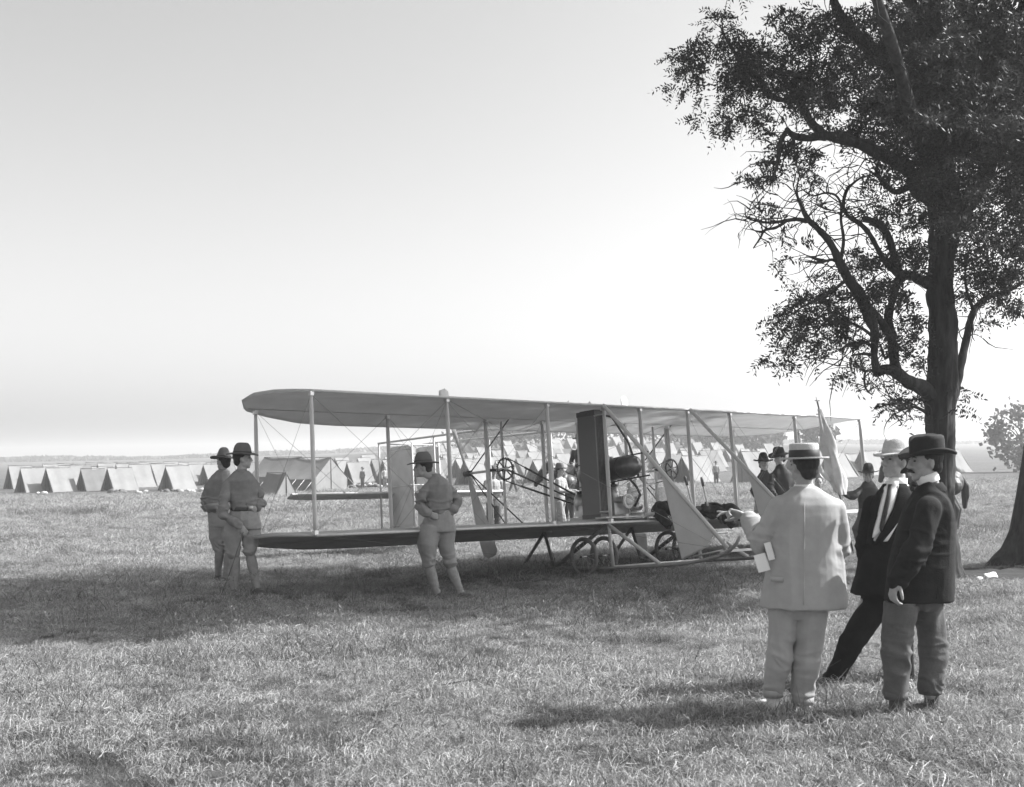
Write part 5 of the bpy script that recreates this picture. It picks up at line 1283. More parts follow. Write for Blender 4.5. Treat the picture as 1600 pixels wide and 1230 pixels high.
# ---- man in the fedora
def man_fedora():
    Y = 7.50; q = pj(Y)
    root, off, z0 = person('moustached man in dark felt hat, charcoal jacket and worn grey trousers, seen from the side', 1425, Y); off = tuple(off); OV = Vector(off)
    yaw = R(188)
    mb = MB(off); hc = q(1445, 722); M, L = add_head(mb, hc, yaw, R(-2), 1.03)
    mb.tube([q(1449, 738), q(1455, 770)], [.056, .064], 14)
    mb.loft(rowsx(Y, [(930, 1412, 1468, .09), (850, 1420, 1474, .10), (800, 1428, 1478, .11), (772, 1440, 1474, .07)]), 14)
    e = q(1428, 862, -.20); wv = q(1402, 908, -.17)
    mb.chain([q(1446, 795, -.14), e, wv], [.045, .04, .028], 10)
    add_hand(mb, q(1400, 908, -.17), q(1393, 935, -.20) - q(1401, 906, -.17), Vector((.9, .2, -.1)), .55, 1.10, side=-1)
    mb.chain([q(1455, 795, .14), q(1446, 862, .2), q(1432, 900, .2)], [.045, .04, .03], 10)
    mb.chain([q(1418, 935, -.08), q(1404, 1020, -.08), q(1398, 1090, -.06)], [.06, .05, .04], 10); mb.chain([q(1446, 935, .08), q(1457, 1010, .1), q(1454, 1085, .1)], [.06, .05, .04], 10)
    fuse(mb, .0065, 'body', M_skin, root, 2)
    face_bits(root, off, M, L, 1.03, tash=True)
    hat(root, off, hc + M @ Vector((-.022, 0, .060)), R(182), 'fedora', M_hatd, M_band, 1.12, R(-4), R(-4), brim=.156)
    mb = MB(off); c = q(1449, 746); mb.lathe([(.070, -.032), (.072, .0), (.070, .024), (.066, .024), (.066, -.03)], c, Matrix.Rotation(-.30, 3, 'Y'), 30); mb.build('stiff_collar', M_linen, root)
    mb = MB(off); mb.ell(q(1427, 757, -.03), (.02, .04, .02)); mb.ell(q(1425, 763, -.05), (.014, .02, .02)); mb.build('bow_tie', M_band, root)
    mb = MB(off)
    mb.loft(rowsx(Y, [(939, 1384, 1487, .165), (915, 1386, 1488, .165), (880, 1392, 1488, .160), (850, 1398, 1488, .158), (820, 1406, 1488, .160), (798, 1414, 1486, .165), (782, 1422, 1480, .155), (770, 1430, 1472, .125), (760, 1436, 1467, .090), (752, 1440, 1463, .074)]), 32, 2.35)
    sl = [q(1452, 794, -.145), q(1444, 826, -.18), q(1430, 862, -.20), q(1415, 888, -.195), q(1403, 907, -.18)]
    mb.chain(sl, [.082, .074, .074, .064, .056], 16)
    mb.chain([q(1452, 797, .12), q(1446, 850, .18), q(1432, 895, .18)], [.078, .066, .054], 16)
    jk = fuse(mb, .0085, 'jacket', M_dark2, root, 4, folds([(sl[2] - OV, .10, 1.6), (sl[4] - OV, .06, 1.2), (q(1470, 830) - OV, .10, .8)], .010, 23, .0055, .0012, 24, (12, 12, 1.4)))
    mb = MB(off); c = q(1454, 762); mb.lathe([(.095, -.035), (.096, -.02), (.080, .016), (.073, .024), (.070, .012)], c, Matrix.Rotation(-.22, 3, 'Y'), 28, (1, 1)); mb.build('jacket_collar', M_dark2, root)
    mb = MB(off); mb.tube([q(1470, 795, -.155), q(1469, 850, -.156), q(1466, 900, -.158), q(1464, 936, -.164)], .0025, 5); mb.build('back_seam', M_dark2, jk)
    mb = MB(off)
    mb.loft(rowsx(Y, [(915, 1392, 1472, .13), (940, 1386, 1472, .12), (952, 1392, 1466, .09)]), 24, 2.2)
    mb.tube([q(1409, 945, -.06), q(1404, 985, -.08), q(1402, 1020, -.09), q(1403, 1055, -.07), q(1400, 1088, -.06)], [.108, .092, .082, .072, .066], 20)
    mb.tube([q(1450, 945, .06), q(1456, 985, .09), q(1458, 1020, .1), q(1455, 1055, .1), q(1453, 1080, .1)], [.100, .086, .077, .070, .066], 20)
    fuse(mb, .0085, 'trousers', M_grtr, root, 3, folds([(q(1402, 1022, -.09) - OV, .11, 1.7), (q(1458, 1020, .1) - OV, .11, 1.7), (q(1400, 1085) - OV, .08, 1.6), (q(1454, 1080) - OV, .08, 1.6), (q(1430, 965) - OV, .08, 1.2)], .010, 28, .009, .0012, 15, (11, 11, 1.3)))
    turnups(root, off, [(q(1400, 1086, -.06), .067), (q(1453, 1078, .1), .067)], M_grtr)
    mb = MB(off); mb.bar(q(1420, 882, -.168), q(1446, 880, -.172), .055, .007, (0, 1, 0)); mb.build('pocket_flap', M_dark2, jk)
    a = q(1401, 1094, -.06); boot(root, off, a, (-.85, -.4), 1.05, M_shoe, ground(a.x, a.y), name='shoe'); a = q(1456, 1088, .12); boot(root, off, a, (-.9, -.3), 1.05, M_shoe, ground(a.x, a.y), name='shoe')
man_fedora()

# ---- soldiers
def soldier(label, Y, feet, head, yaw, hatk, torso, arms, hips, legs, shirt=None, hm=None, toes=((0, -1), (0, -1)), group=None, vox=.010, pitch=0, hs=1.0, hands=(), belt=None, hat_kw={}, legm=None, tr=None, name=None, sc_=1.0, hroll=0):
    q = pj(Y); root, off, z0 = person(label, feet, Y, group); off = tuple(off); OV = Vector(off)
    mb = MB(off); hc = q(*head); M, L = add_head(mb, hc, yaw, pitch, hs)
    tr_ = rowsx(Y, torso); n_ = len(tr_)
    mb.tube([hc - Vector((0, 0, .05 * hs)), Vector((tr_[-1][0], tr_[-1][1], tr_[-1][2] - .03))], [.054 * hs, .060 * hs], 12)
    mb.loft([(a[0], a[1], a[2], a[3] * .6, a[4] * .6) for a in tr_], 12)
    for arm in arms:
        P_ = [q(*a[:3]) for a in arm]; mb.chain(P_, [.035 * sc_] * (len(P_) - 1) + [.024 * sc_], 10)
    for hd in hands: add_hand(mb, q(*hd[0]), q(*hd[1]) - q(*hd[0]), Vector(hd[2]), hd[3] if len(hd) > 3 else .6, hd[4] if len(hd) > 4 else 1.0, hd[5] if len(hd) > 5 else 1)
    for lg in legs:
        P_ = [q(*a[:3]) for a in lg]; mb.chain(P_, [.05 * sc_] + [.036 * sc_] * (len(P_) - 1), 8)
    fuse(mb, min(vox, .0085), 'body', M_skin, root, 2)
    face_bits(root, off, M, L, hs, detail=vox < .012)
    hat(root, off, hc + M @ (Vector((-.004, 0, .060)) * hs), yaw + hat_kw.get('dyaw', 0), hatk, hm or M_hat, M_band, 1.10 * hs, hat_kw.get('pitch', 0) + pitch, hat_kw.get('roll', 0), brim=hat_kw.get('brim', .172))
    # shirt
    mb = MB(off); mb.loft(tr_, 28, 2.2); cre = []
    for arm in arms:
        P_ = [q(*a[:3]) for a in arm]; R_ = [a[3] * sc_ for a in arm]; mb.chain(P_, R_, 14); cre += [(p - OV, .08, 1.5) for p in P_[1:]]
    cre.append((Vector(tr_[0][:3]) - OV, .10, 1.2))
    sh = fuse(mb, vox, 'shirt', shirt or M_shirt, root, 3, folds(cre, .011, int(feet) % 50, .008, .001, 18, (11, 11, 2.2)))
    mb = MB(off); a = tr_[-1]; mb.lathe([(.062, -.03), (.068, -.01), (.064, .02), (.058, .02)], (a[0], a[1], a[2] + .0), None, 20); mb.build('shirt_collar', shirt or M_shirt, sh)
    if belt:
        b = rowsx(Y, [belt])[0]; mb = MB(off); mb.lathe([(b[3] + .0, -.024), (b[3] + .008, -.022), (b[3] + .008, .022), (b[3], .024)], b[:3], None, 28, (1, (b[4] + .008) / (b[3] + .008))); mb.build('belt', M_belt, root)
    # breeches
    mb = MB(off); mb.loft(rowsx(Y, hips), 24, 2.2); cre = []
    for lg in legs:
        P_ = [q(*a[:3]) for a in lg if a[3] > 0]; R_ = [a[3] * sc_ for a in lg if a[3] > 0]; mb.tube(P_, R_, 18); mb.ell(P_[-1], [R_[-1]] * 3, None, 12, 8)
        cre += [(P_[-1] - OV, .09, 1.8), (P_[0] - OV, .10, .8)]
    fuse(mb, vox, 'breeches' if not tr else 'trousers', tr or M_breech, root, 3, folds(cre, .012, int(feet) % 50 + 3, .009, .001, 14, (10, 10, 1.8)))
    # leggings and boots
    for i, lg in enumerate(legs):
        P_ = [q(*a[:3]) for a in lg]; kn, an = P_[-2], P_[-1]
        if lg[-1][3] < 0:
            mb = MB(off); mb.tube([kn + (kn - an) * .08, kn.lerp(an, .25), kn.lerp(an, .6), an], [.060 * sc_, .064 * sc_, .052 * sc_, .046 * sc_], 16); lgo = fuse(mb, vox, 'legging', legm or M_legging, root, 2, folds([(kn.lerp(an, .5) - OV, .2, .5)], .006, i + 5))
            mb = MB(off)
            for t in (.12, .9): c = kn.lerp(an, t); mb.ring(c, .058 * sc_ if t < .5 else .047 * sc_, .004, (an - kn), 18, 5)
            mb.build('legging_strap', M_breech, lgo)
        boot(root, off, an, toes[i], sc_, M_boot, ground(an.x, an.y))
    return root, q, off
# a leg is [hip, mid thigh, knee(bottom of breeches), ankle]; a negative radius marks the legging end
def front_soldier():
    root, q, off = soldier('slim soldier standing in profile with belted dark shirt, in front at the left wing tip', 13.4, 386, (379, 717), R(8), 'campaign',
        [(797, 363, 398, .100), (780, 360, 400, .108), (762, 354, 401, .112), (750, 354, 401, .12), (742, 361, 395, .09), (736, 367, 387, .065)],
        [[(357, 756, -.04, .062), (350, 782, -.10, .055), (349, 803, -.10, .058), (362, 815, -.16, .046), (374, 822, -.2, .040)], [(397, 756, .04, .058), (406, 775, .10, .052), (407, 783, .10, .054), (401, 792, .02, .042)]],
        [(797, 361, 399, .11), (812, 354, 405, .12), (826, 351, 408, .12)],
        [[(368, 818, -.02, .118), (363, 838, -.04, .112), (364, 862, -.03, .070), (367, 874, -.02, .0), (366, 924, 0, -1)], [(391, 818, .03, .125), (393, 842, .02, .105), (391, 862, .0, .062), (392, 872, 0, .0), (402, 922, -.04, -1)]],
        sc_=.94, hs=.97, toes=((.25, -1), (.75, -.7)), belt=(795, 361, 399, .112), hands=(((374, 821, -.2), (384, 833, -.22), (0.3, .6, -.5), .5, .98, 1), ((401, 792, .02), (397, 797, -.10), (-1, 0, -.2), .7, .95, 1)), hat_kw=dict(roll=R(2), pitch=R(-3), brim=.165))
    mb = MB(off); mb.box(q(392, 794, -.115), (.05, .012, .05)); mb.build('belt_buckle', M_metal, root)
    mb = MB(off); mb.bar(q(383, 744, -.085), q(385, 790, -.106), .025, .008, (0, 1, 0)); mb.build('shirt_placket', M_shirt, root)
    a = q(379, 834, -.22); b = q(344, 931, -.25); b.z = ground(b.x, b.y); mb = MB(a); mb.tube([a + (a - b) * .03, a.lerp(b, .5) + Vector((.01, 0, 0)), b], [.006, .005, .004], 6); o = mb.build('switch', M_stick); o.location = a; tag(o, 'thin switch held down by the front soldier at left', 'stick')
front_soldier()
soldier('soldier seen from behind, half hidden by the front soldier at the left', 16.3, 345, (349, 722), R(150), 'montana',
    [(798, 323, 352, .105), (780, 320, 355, .115), (762, 320, 358, .125), (750, 325, 360, .12), (742, 332, 360, .09), (735, 340, 358, .062)],
    [[(326, 758, 0, .058), (320, 780, .02, .052), (322, 794, -.02, .052), (334, 792, -.12, .042)], [(358, 757, .05, .058), (366, 775, .05, .052), (352, 795, .0, .042)]],
    [(797, 325, 362, .11), (812, 326, 366, .12), (822, 328, 366, .12)],
    [[(340, 815, 0, .115), (338, 840, 0, .10), (342, 856, 0, .062), (343, 862, 0, 0), (341, 898, .12, -1)], [(356, 815, 0, .115), (357, 840, 0, .10), (358, 858, 0, .062), (358, 864, 0, 0), (352, 905, -.0, -1)]],
    toes=((-.3, .9), (.3, .9)), hands=(((332, 791, -.12), (340, 795, -.13), (0, -1, 0), .6, .9, 1),), hat_kw=dict(roll=R(3), brim=.17), belt=None)
soldier('soldier with hands on hips and back turned, standing before the lower wing', 13.95, 695, (661, 731), R(188), 'campaign',
    [(801, 668, 702, .105), (785, 665, 704, .115), (768, 662, 706, .125), (757, 664, 703, .12), (749, 669, 697, .085), (743, 672, 688, .062)],
    [[(669, 762, -.05, .058), (659, 776, -.08, .052), (655, 791, -.06, .054), (667, 801, -.16, .042)], [(700, 763, .05, .058), (712, 778, .10, .052), (714, 787, .08, .052), (703, 798, -.02, .042)]],
    [(799, 668, 706, .11), (815, 661, 710, .12), (830, 658, 711, .125)],
    [[(674, 822, -.02, .128), (668, 850, -.04, .12), (669, 878, -.02, .072), (672, 889, -.02, 0), (683, 928, 0, -1)], [(696, 822, .03, .118), (697, 852, .05, .098), (703, 880, .10, .070), (705, 889, .12, 0), (721, 929, .06, -1)]],
    toes=((.35, -.3), (.8, -.5)), hands=(((667, 801, -.16), (678, 806, -.17), (.1, 1, 0), .35, 1.0, 1), ((703, 798, -.02), (697, 803, -.1), (0, 1, 0), .5, .95, 1)), hat_kw=dict(roll=R(1), pitch=R(-2), brim=.170))
# soldier holding the guidon
r3, q3, off3 = soldier('grinning soldier in dark shirt holding the furled guidon at arm length', 19.0, 1360, (1357, 743), R(-115), 'montana',
    [(795, 1343, 1368, .105), (782, 1341, 1370, .11), (768, 1340, 1372, .12), (762, 1343, 1370, .115), (757, 1347, 1367, .09), (753, 1350, 1364, .06)],
    [[(1344, 767, -.05, .056), (1333, 774, -.14, .050), (1322, 773, -.20, .046), (1314, 768, -.24, .036)], [(1368, 767, 0, .056), (1374, 785, 0, .05), (1374, 800, -.05, .04)]],
    [(794, 1343, 1368, .11), (806, 1340, 1370, .12), (814, 1338, 1370, .12)],
    [[(1350, 812, 0, .12), (1343, 828, -.03, .115), (1345, 846, 0, .066), (1347, 852, 0, 0), (1348, 876, 0, -1)], [(1363, 812, 0, .12), (1364, 830, 0, .105), (1362, 846, 0, .064), (1362, 852, 0, 0), (1364, 876, .0, -1)]],
    shirt=M_shirt2, hm=M_hatd, toes=((-.2, -1), (.2, -1)), hands=(((1314, 768, -.24), (1308, 766, -.26), (-.1, 1, -.3), 1.0, 1.05, 1),), belt=(794, 1343, 1368, .112), tr=M_grtr, hat_kw=dict(brim=.165))
def guidon():
    a = at(1277, 628, 18.75); b = at(1335, 882, 18.6); b.z = max(b.z, ground(b.x, b.y))
    root = empty('guidon', b, label='furled pale guidon on a slanting dark staff held by the grinning soldier', cat='flag'); off = tuple(b)
    mb = MB(off); mb.tube([a, b], [.013, .016], 8); mb.build('staff', M_stick, root)
    mb = MB(off); mb.tube([a - (a - b).normalized() * .02, a + (a - b).normalized() * .10], [.018, .002], 8); mb.tube([a + Vector((-.04, 0, .02)), a + Vector((.04, 0, .02))], .008, 6); mb.build('finial', M_metal, root)
    ax = (b - a).normalized(); v = []; f = []; n = 26; mseg = 34
    for i in range(mseg + 1):
        t = i / mseg; c = a + ax * (.12 + 1.42 * t)
        r = .02 + .085 * math.sin(min(1, t * 1.15) * math.pi * .62) * (1 if t < .85 else (1 - (t - .85) * 3.5))
        for k in range(n):
            q = 2 * math.pi * k / n; rr = r * (1 + .38 * math.cos(3 * q + t * 6) + .18 * math.cos(5 * q - t * 9)) ; v.append(c + Vector((math.cos(q) * rr * 1.1 + .035 * t, math.sin(q) * rr * .8, 0)))
    for i in range(mseg):
        for k in range(n): f.append((i * n + k, i * n + (k + 1) % n, (i + 1) * n + (k + 1) % n, (i + 1) * n + k))
    mb = MB(off); mb.add(v, f); mb.build('flag_cloth', M_flag, root)
    # loose loop of cloth
    p = [at(1298, 745, 18.7), at(1290, 738, 18.6), at(1283, 727, 18.55), at(1279, 712, 18.6)]; p2 = [at(1300, 752, 18.7), at(1291, 751, 18.55), at(1282, 744, 18.5), at(1277, 733, 18.55)]
    v = p + p2; mb = MB(off)
    vs = []; 
    for t in np.linspace(0, 1, 9):
        i = min(2, int(t * 3)); u = t * 3 - i
        a1 = p[i].lerp(p[i + 1], u); a2 = p2[i].lerp(p2[i + 1], u)
        for s_ in np.linspace(0, 1, 6): vs.append(a1.lerp(a2, s_) + Vector((0, .03 * math.sin(s_ * 9 + t * 4), -.03 * math.sin(s_ * 3.1))))
    mb.add(vs, [(i * 6 + j, i * 6 + j + 1, i * 6 + j + 7, i * 6 + j + 6) for i in range(8) for j in range(5)]); mb.build('flag_fold', M_flag, root)
guidon()
soldier('soldier in dark shirt looking this way behind the wing, left one of the pair', 20.5, 1196, (1193, 725), R(-80), 'montana',
    [(785, 1180, 1204, .105), (768, 1179, 1206, .11), (752, 1180, 1208, .12), (745, 1183, 1206, .11), (740, 1186, 1201, .08), (736, 1189, 1199, .06)],
    [[(1183, 750, 0, .056), (1178, 768, -.05, .05), (1185, 780, -.15, .042)], [(1204, 750, 0, .056), (1208, 768, 0, .05), (1202, 782, -.1, .042)]],
    [(783, 1181, 1204, .11), (795, 1179, 1206, .12), (803, 1179, 1206, .12)],
    [[(1187, 802, 0, .11), (1186, 820, 0, .10), (1187, 836, 0, .062), (1187, 842, 0, 0), (1187, 864, 0, -1)], [(1199, 802, 0, .11), (1200, 820, 0, .1), (1200, 836, 0, .062), (1200, 842, 0, 0), (1201, 864, 0, -1)]],
    shirt=M_shirt2, hm=M_hatd, vox=.012, hands=(((1185, 780, -.15), (1191, 783, -.17), (0, 1, 0), .6, .95, 1),), hat_kw=dict(brim=.165))
soldier('soldier in dark shirt looking down behind the straw hatted man, right one of the pair', 19.6, 1222, (1218, 716), R(205), 'campaign',
    [(785, 1204, 1236, .105), (768, 1203, 1238, .12), (750, 1202, 1238, .13), (740, 1205, 1236, .12), (733, 1210, 1230, .09), (727, 1213, 1226, .06)],
    [[(1207, 745, -.05, .060), (1203, 762, -.12, .054), (1212, 778, -.2, .046)], [(1234, 745, 0, .060), (1239, 765, 0, .052), (1232, 780, -.1, .044)]],
    [(783, 1205, 1236, .11), (795, 1204, 1237, .12), (803, 1204, 1237, .12)],
    [[(1213, 802, 0, .11), (1212, 820, 0, .10), (1213, 838, 0, .062), (1213, 844, 0, 0), (1213, 868, 0, -1)], [(1227, 802, 0, .11), (1228, 820, 0, .1), (1228, 838, 0, .062), (1228, 844, 0, 0), (1229, 868, 0, -1)]],
    shirt=M_shirt2, hm=M_hatd, vox=.012, pitch=R(-12), hands=(((1212, 778, -.2), (1218, 780, -.22), (0, 1, 0), .6, .95, 1),), hat_kw=dict(brim=.165, roll=R(-5)))
# bare headed child further back: face just above a dark blouse
def child():
    Y = 24.0; q = pj(Y); root, off, z0 = person('bare headed child in dark clothes standing beyond the guidon', 1285, Y); off = tuple(off); OV = Vector(off); z = z0
    X = root.location.x; Pz = lambda x, y, h: Vector((X + x, Y + y, z + h))
    top = at(1284, 746, Y).z - z; s = top / 1.78
    mb = MB(off); hc = Pz(-.01, 0, top - .12); M, L = add_head(mb, hc, R(-100), 0, .92); mb.tube([hc, Pz(0, 0, top - .32)], [.045, .05], 10); mb.loft([(X, Y, z + top * .5, .08, .06), (X, Y, z + top - .34, .1, .06)], 10)
    for k in (-1, 1):
        mb.chain([Pz(.12 * k, 0, top - .36), Pz(.17 * k, 0, top * .58), Pz(.15 * k, -.08, top * .45)], [.03, .027, .022], 8); add_hand(mb, Pz(.15 * k, -.08, top * .45), Vector((0, -.1, -1)), Vector((-k, 0, 0)), .5, .8, k)
        mb.chain([Pz(.07 * k, 0, top * .48), Pz(.075 * k, -.01, top * .25), Pz(.08 * k, 0, .08)], [.05, .04, .03], 8)
    fuse(mb, .010, 'body', M_skin, root, 2); face_bits(root, off, M, L, .92, hair=True)
    mb = MB(off); mb.loft([(X, Y, z + top * .44, .15, .10), (X, Y, z + top * .6, .14, .10), (X, Y, z + top - .36, .16, .10), (X, Y, z + top - .28, .10, .08), (X, Y, z + top - .25, .06, .06)], 20)
    for k in (-1, 1): mb.chain([Pz(.13 * k, 0, top - .36), Pz(.18 * k, 0, top * .58), Pz(.16 * k, -.07, top * .47)], [.05, .045, .036], 10)
    fuse(mb, .012, 'blouse', M_dark2, root, 3, folds([], .008, 4, .004))
    mb = MB(off); mb.loft([(X, Y, z + top * .38, .14, .1), (X, Y, z + top * .5, .14, .1)], 16)
    for k in (-1, 1):
        mb.tube([Pz(.07 * k, 0, top * .46), Pz(.075 * k, 0, top * .25)], [.075, .06], 12)
    fuse(mb, .012, 'knee_breeches', M_grtr, root, 3)
    for k in (-1, 1):
        mb = MB(off); mb.tube([Pz(.075 * k, 0, top * .27), Pz(.08 * k, 0, .07)], [.045, .038], 10); mb.build('stocking', M_dark, root)
        boot(root, off, Pz(.08 * k, 0, .09), (.1 * k, -1), .8, M_boot, z)
child()

# generic standing figure further away, built upright in its own frame
def standing(label, px, Y, H, yaw, shirt, trm, hatk, hm, arm='down', vox=.014, lean=0, stride=0, group=None, dz=0):
    p = at(px, 706, Y); X = p.x; z = ground(X, Y); root = empty('person', (X, Y, z), label=label, cat='person', group=group); off = (X, Y, z)
    s = H / 1.75; f = Vector((math.cos(yaw), math.sin(yaw), 0)); r = Vector((f.y, -f.x, 0))
    W = lambda a, b, h: Vector((X, Y, z)) + f * (a * s + lean * h) + r * (b * s) + Vector((0, 0, h * s))
    mb = MB(off); hc = W(.0, 0, 1.615); M, L = add_head(mb, hc, yaw, R(-4), s)
    mb.tube([hc, W(0, 0, 1.42)], [.054 * s, .06 * s], 10); mb.chain([W(0, 0, .95), W(0, 0, 1.38)], [.09 * s, .09 * s], 10)
    A = {'down': ((.0, .20, 1.38), (-.02, .26, 1.12), (.05, .25, .88)), 'fwd': ((.02, .20, 1.38), (.08, .25, 1.12), (.34, .16, 1.12)), 'hold': ((0, .2, 1.38), (.02, .26, 1.12), (.22, .10, 1.18))}[arm]
    for k in (-1, 1):
        a = [W(x, y * k, h) for x, y, h in A]; mb.chain(a, [.04 * s, .036 * s, .026 * s], 8); add_hand(mb, a[2], (a[2] - a[1]), f if arm == 'down' else Vector((0, 0, -1)), .5, s, k)
        st = stride * k; mb.chain([W(0, .09 * k, .92), W(st * .5, .10 * k, .50), W(st, .10 * k, .09)], [.06 * s, .045 * s, .035 * s], 8)
    fuse(mb, .010, 'body', M_skin, root, 2); face_bits(root, off, M, L, s, detail=False)
    if hatk: hat(root, off, hc + M @ (Vector((-.004, 0, .06)) * s), yaw, hatk, hm, M_band, 1.1 * s, 0, 0, brim=.165)
    def ringW(h, a, b, fo=0): c = W(fo, 0, h); return c, a * s, b * s
    mb = MB(off)
    for (h0, a0), (h1, a1) in (((.90, .165), (1.1, .15)), ((1.1, .15), (1.3, .175)), ((1.3, .175), (1.41, .15)), ((1.41, .15), (1.46, .07))):
        mb.tube([W(0, 0, h0), W(0, 0, h1)], [a0 * s, a1 * s], 20, flat=.68, up=r)
    for k in (-1, 1): mb.chain([W(x, y * k * .95, h) for x, y, h in A], [.062 * s, .055 * s, .042 * s], 12)
    fuse(mb, vox, 'shirt', shirt, root, 3, folds([(W(0, .25, 1.12) - Vector(off), .1, 1.2), (W(0, -.25, 1.12) - Vector(off), .1, 1.2)], .010, int(px) % 40, .005))
    mb = MB(off); mb.tube([W(0, 0, .80), W(0, 0, .98)], [.17 * s, .155 * s], 20, flat=.72, up=r)
    for k in (-1, 1): st = stride * k; mb.tube([W(0, .085 * k, .88), W(st * .5, .10 * k, .50), W(st, .10 * k, .10)], [.105 * s, .08 * s, .068 * s], 16)
    fuse(mb, vox, 'trousers', trm, root, 3, folds([(W(0, .1, .5) - Vector(off), .1, 1.4), (W(0, -.1, .5) - Vector(off), .1, 1.4)], .012, int(px) % 30, .005))
    for k in (-1, 1): boot(root, off, W(stride * k, .10 * k, .09), (f.x, f.y), s, M_boot, z)
    return root, W
standing('hatted man holding the bridle, walking beside the horse behind the engine', 874, 27.0, 1.70, R(-25), M_lighttr, M_breech, 'campaign', M_hat, 'fwd', stride=.16)
standing('man in pale shirt and dark trousers behind the near propeller shaft', 770, 27.0, 1.68, R(-70), M_light, M_grtr, 'campaign', M_hat, 'hold')
wr1, _ = standing('distant walking figure between the near uprights of the wing', 801, 68, 1.7, R(0), M_shirt2, M_grtr, 'campaign', M_hatd, 'down', stride=.25, vox=.03)
for k, (px, Y, yw, lab) in enumerate(((600, 92, -60, 'tiny figure by the camp kit left of the rudders'), (566, 91, -120, 'tiny figure farther left by the camp kit'), (1118, 84, -90, 'tiny pale figure between bright tents right of centre'))):
    standing(lab, px, Y, 1.68, R(yw), M_lighttr if k != 1 else M_shirt, M_grtr, 'campaign', M_hat, 'down', vox=.03)

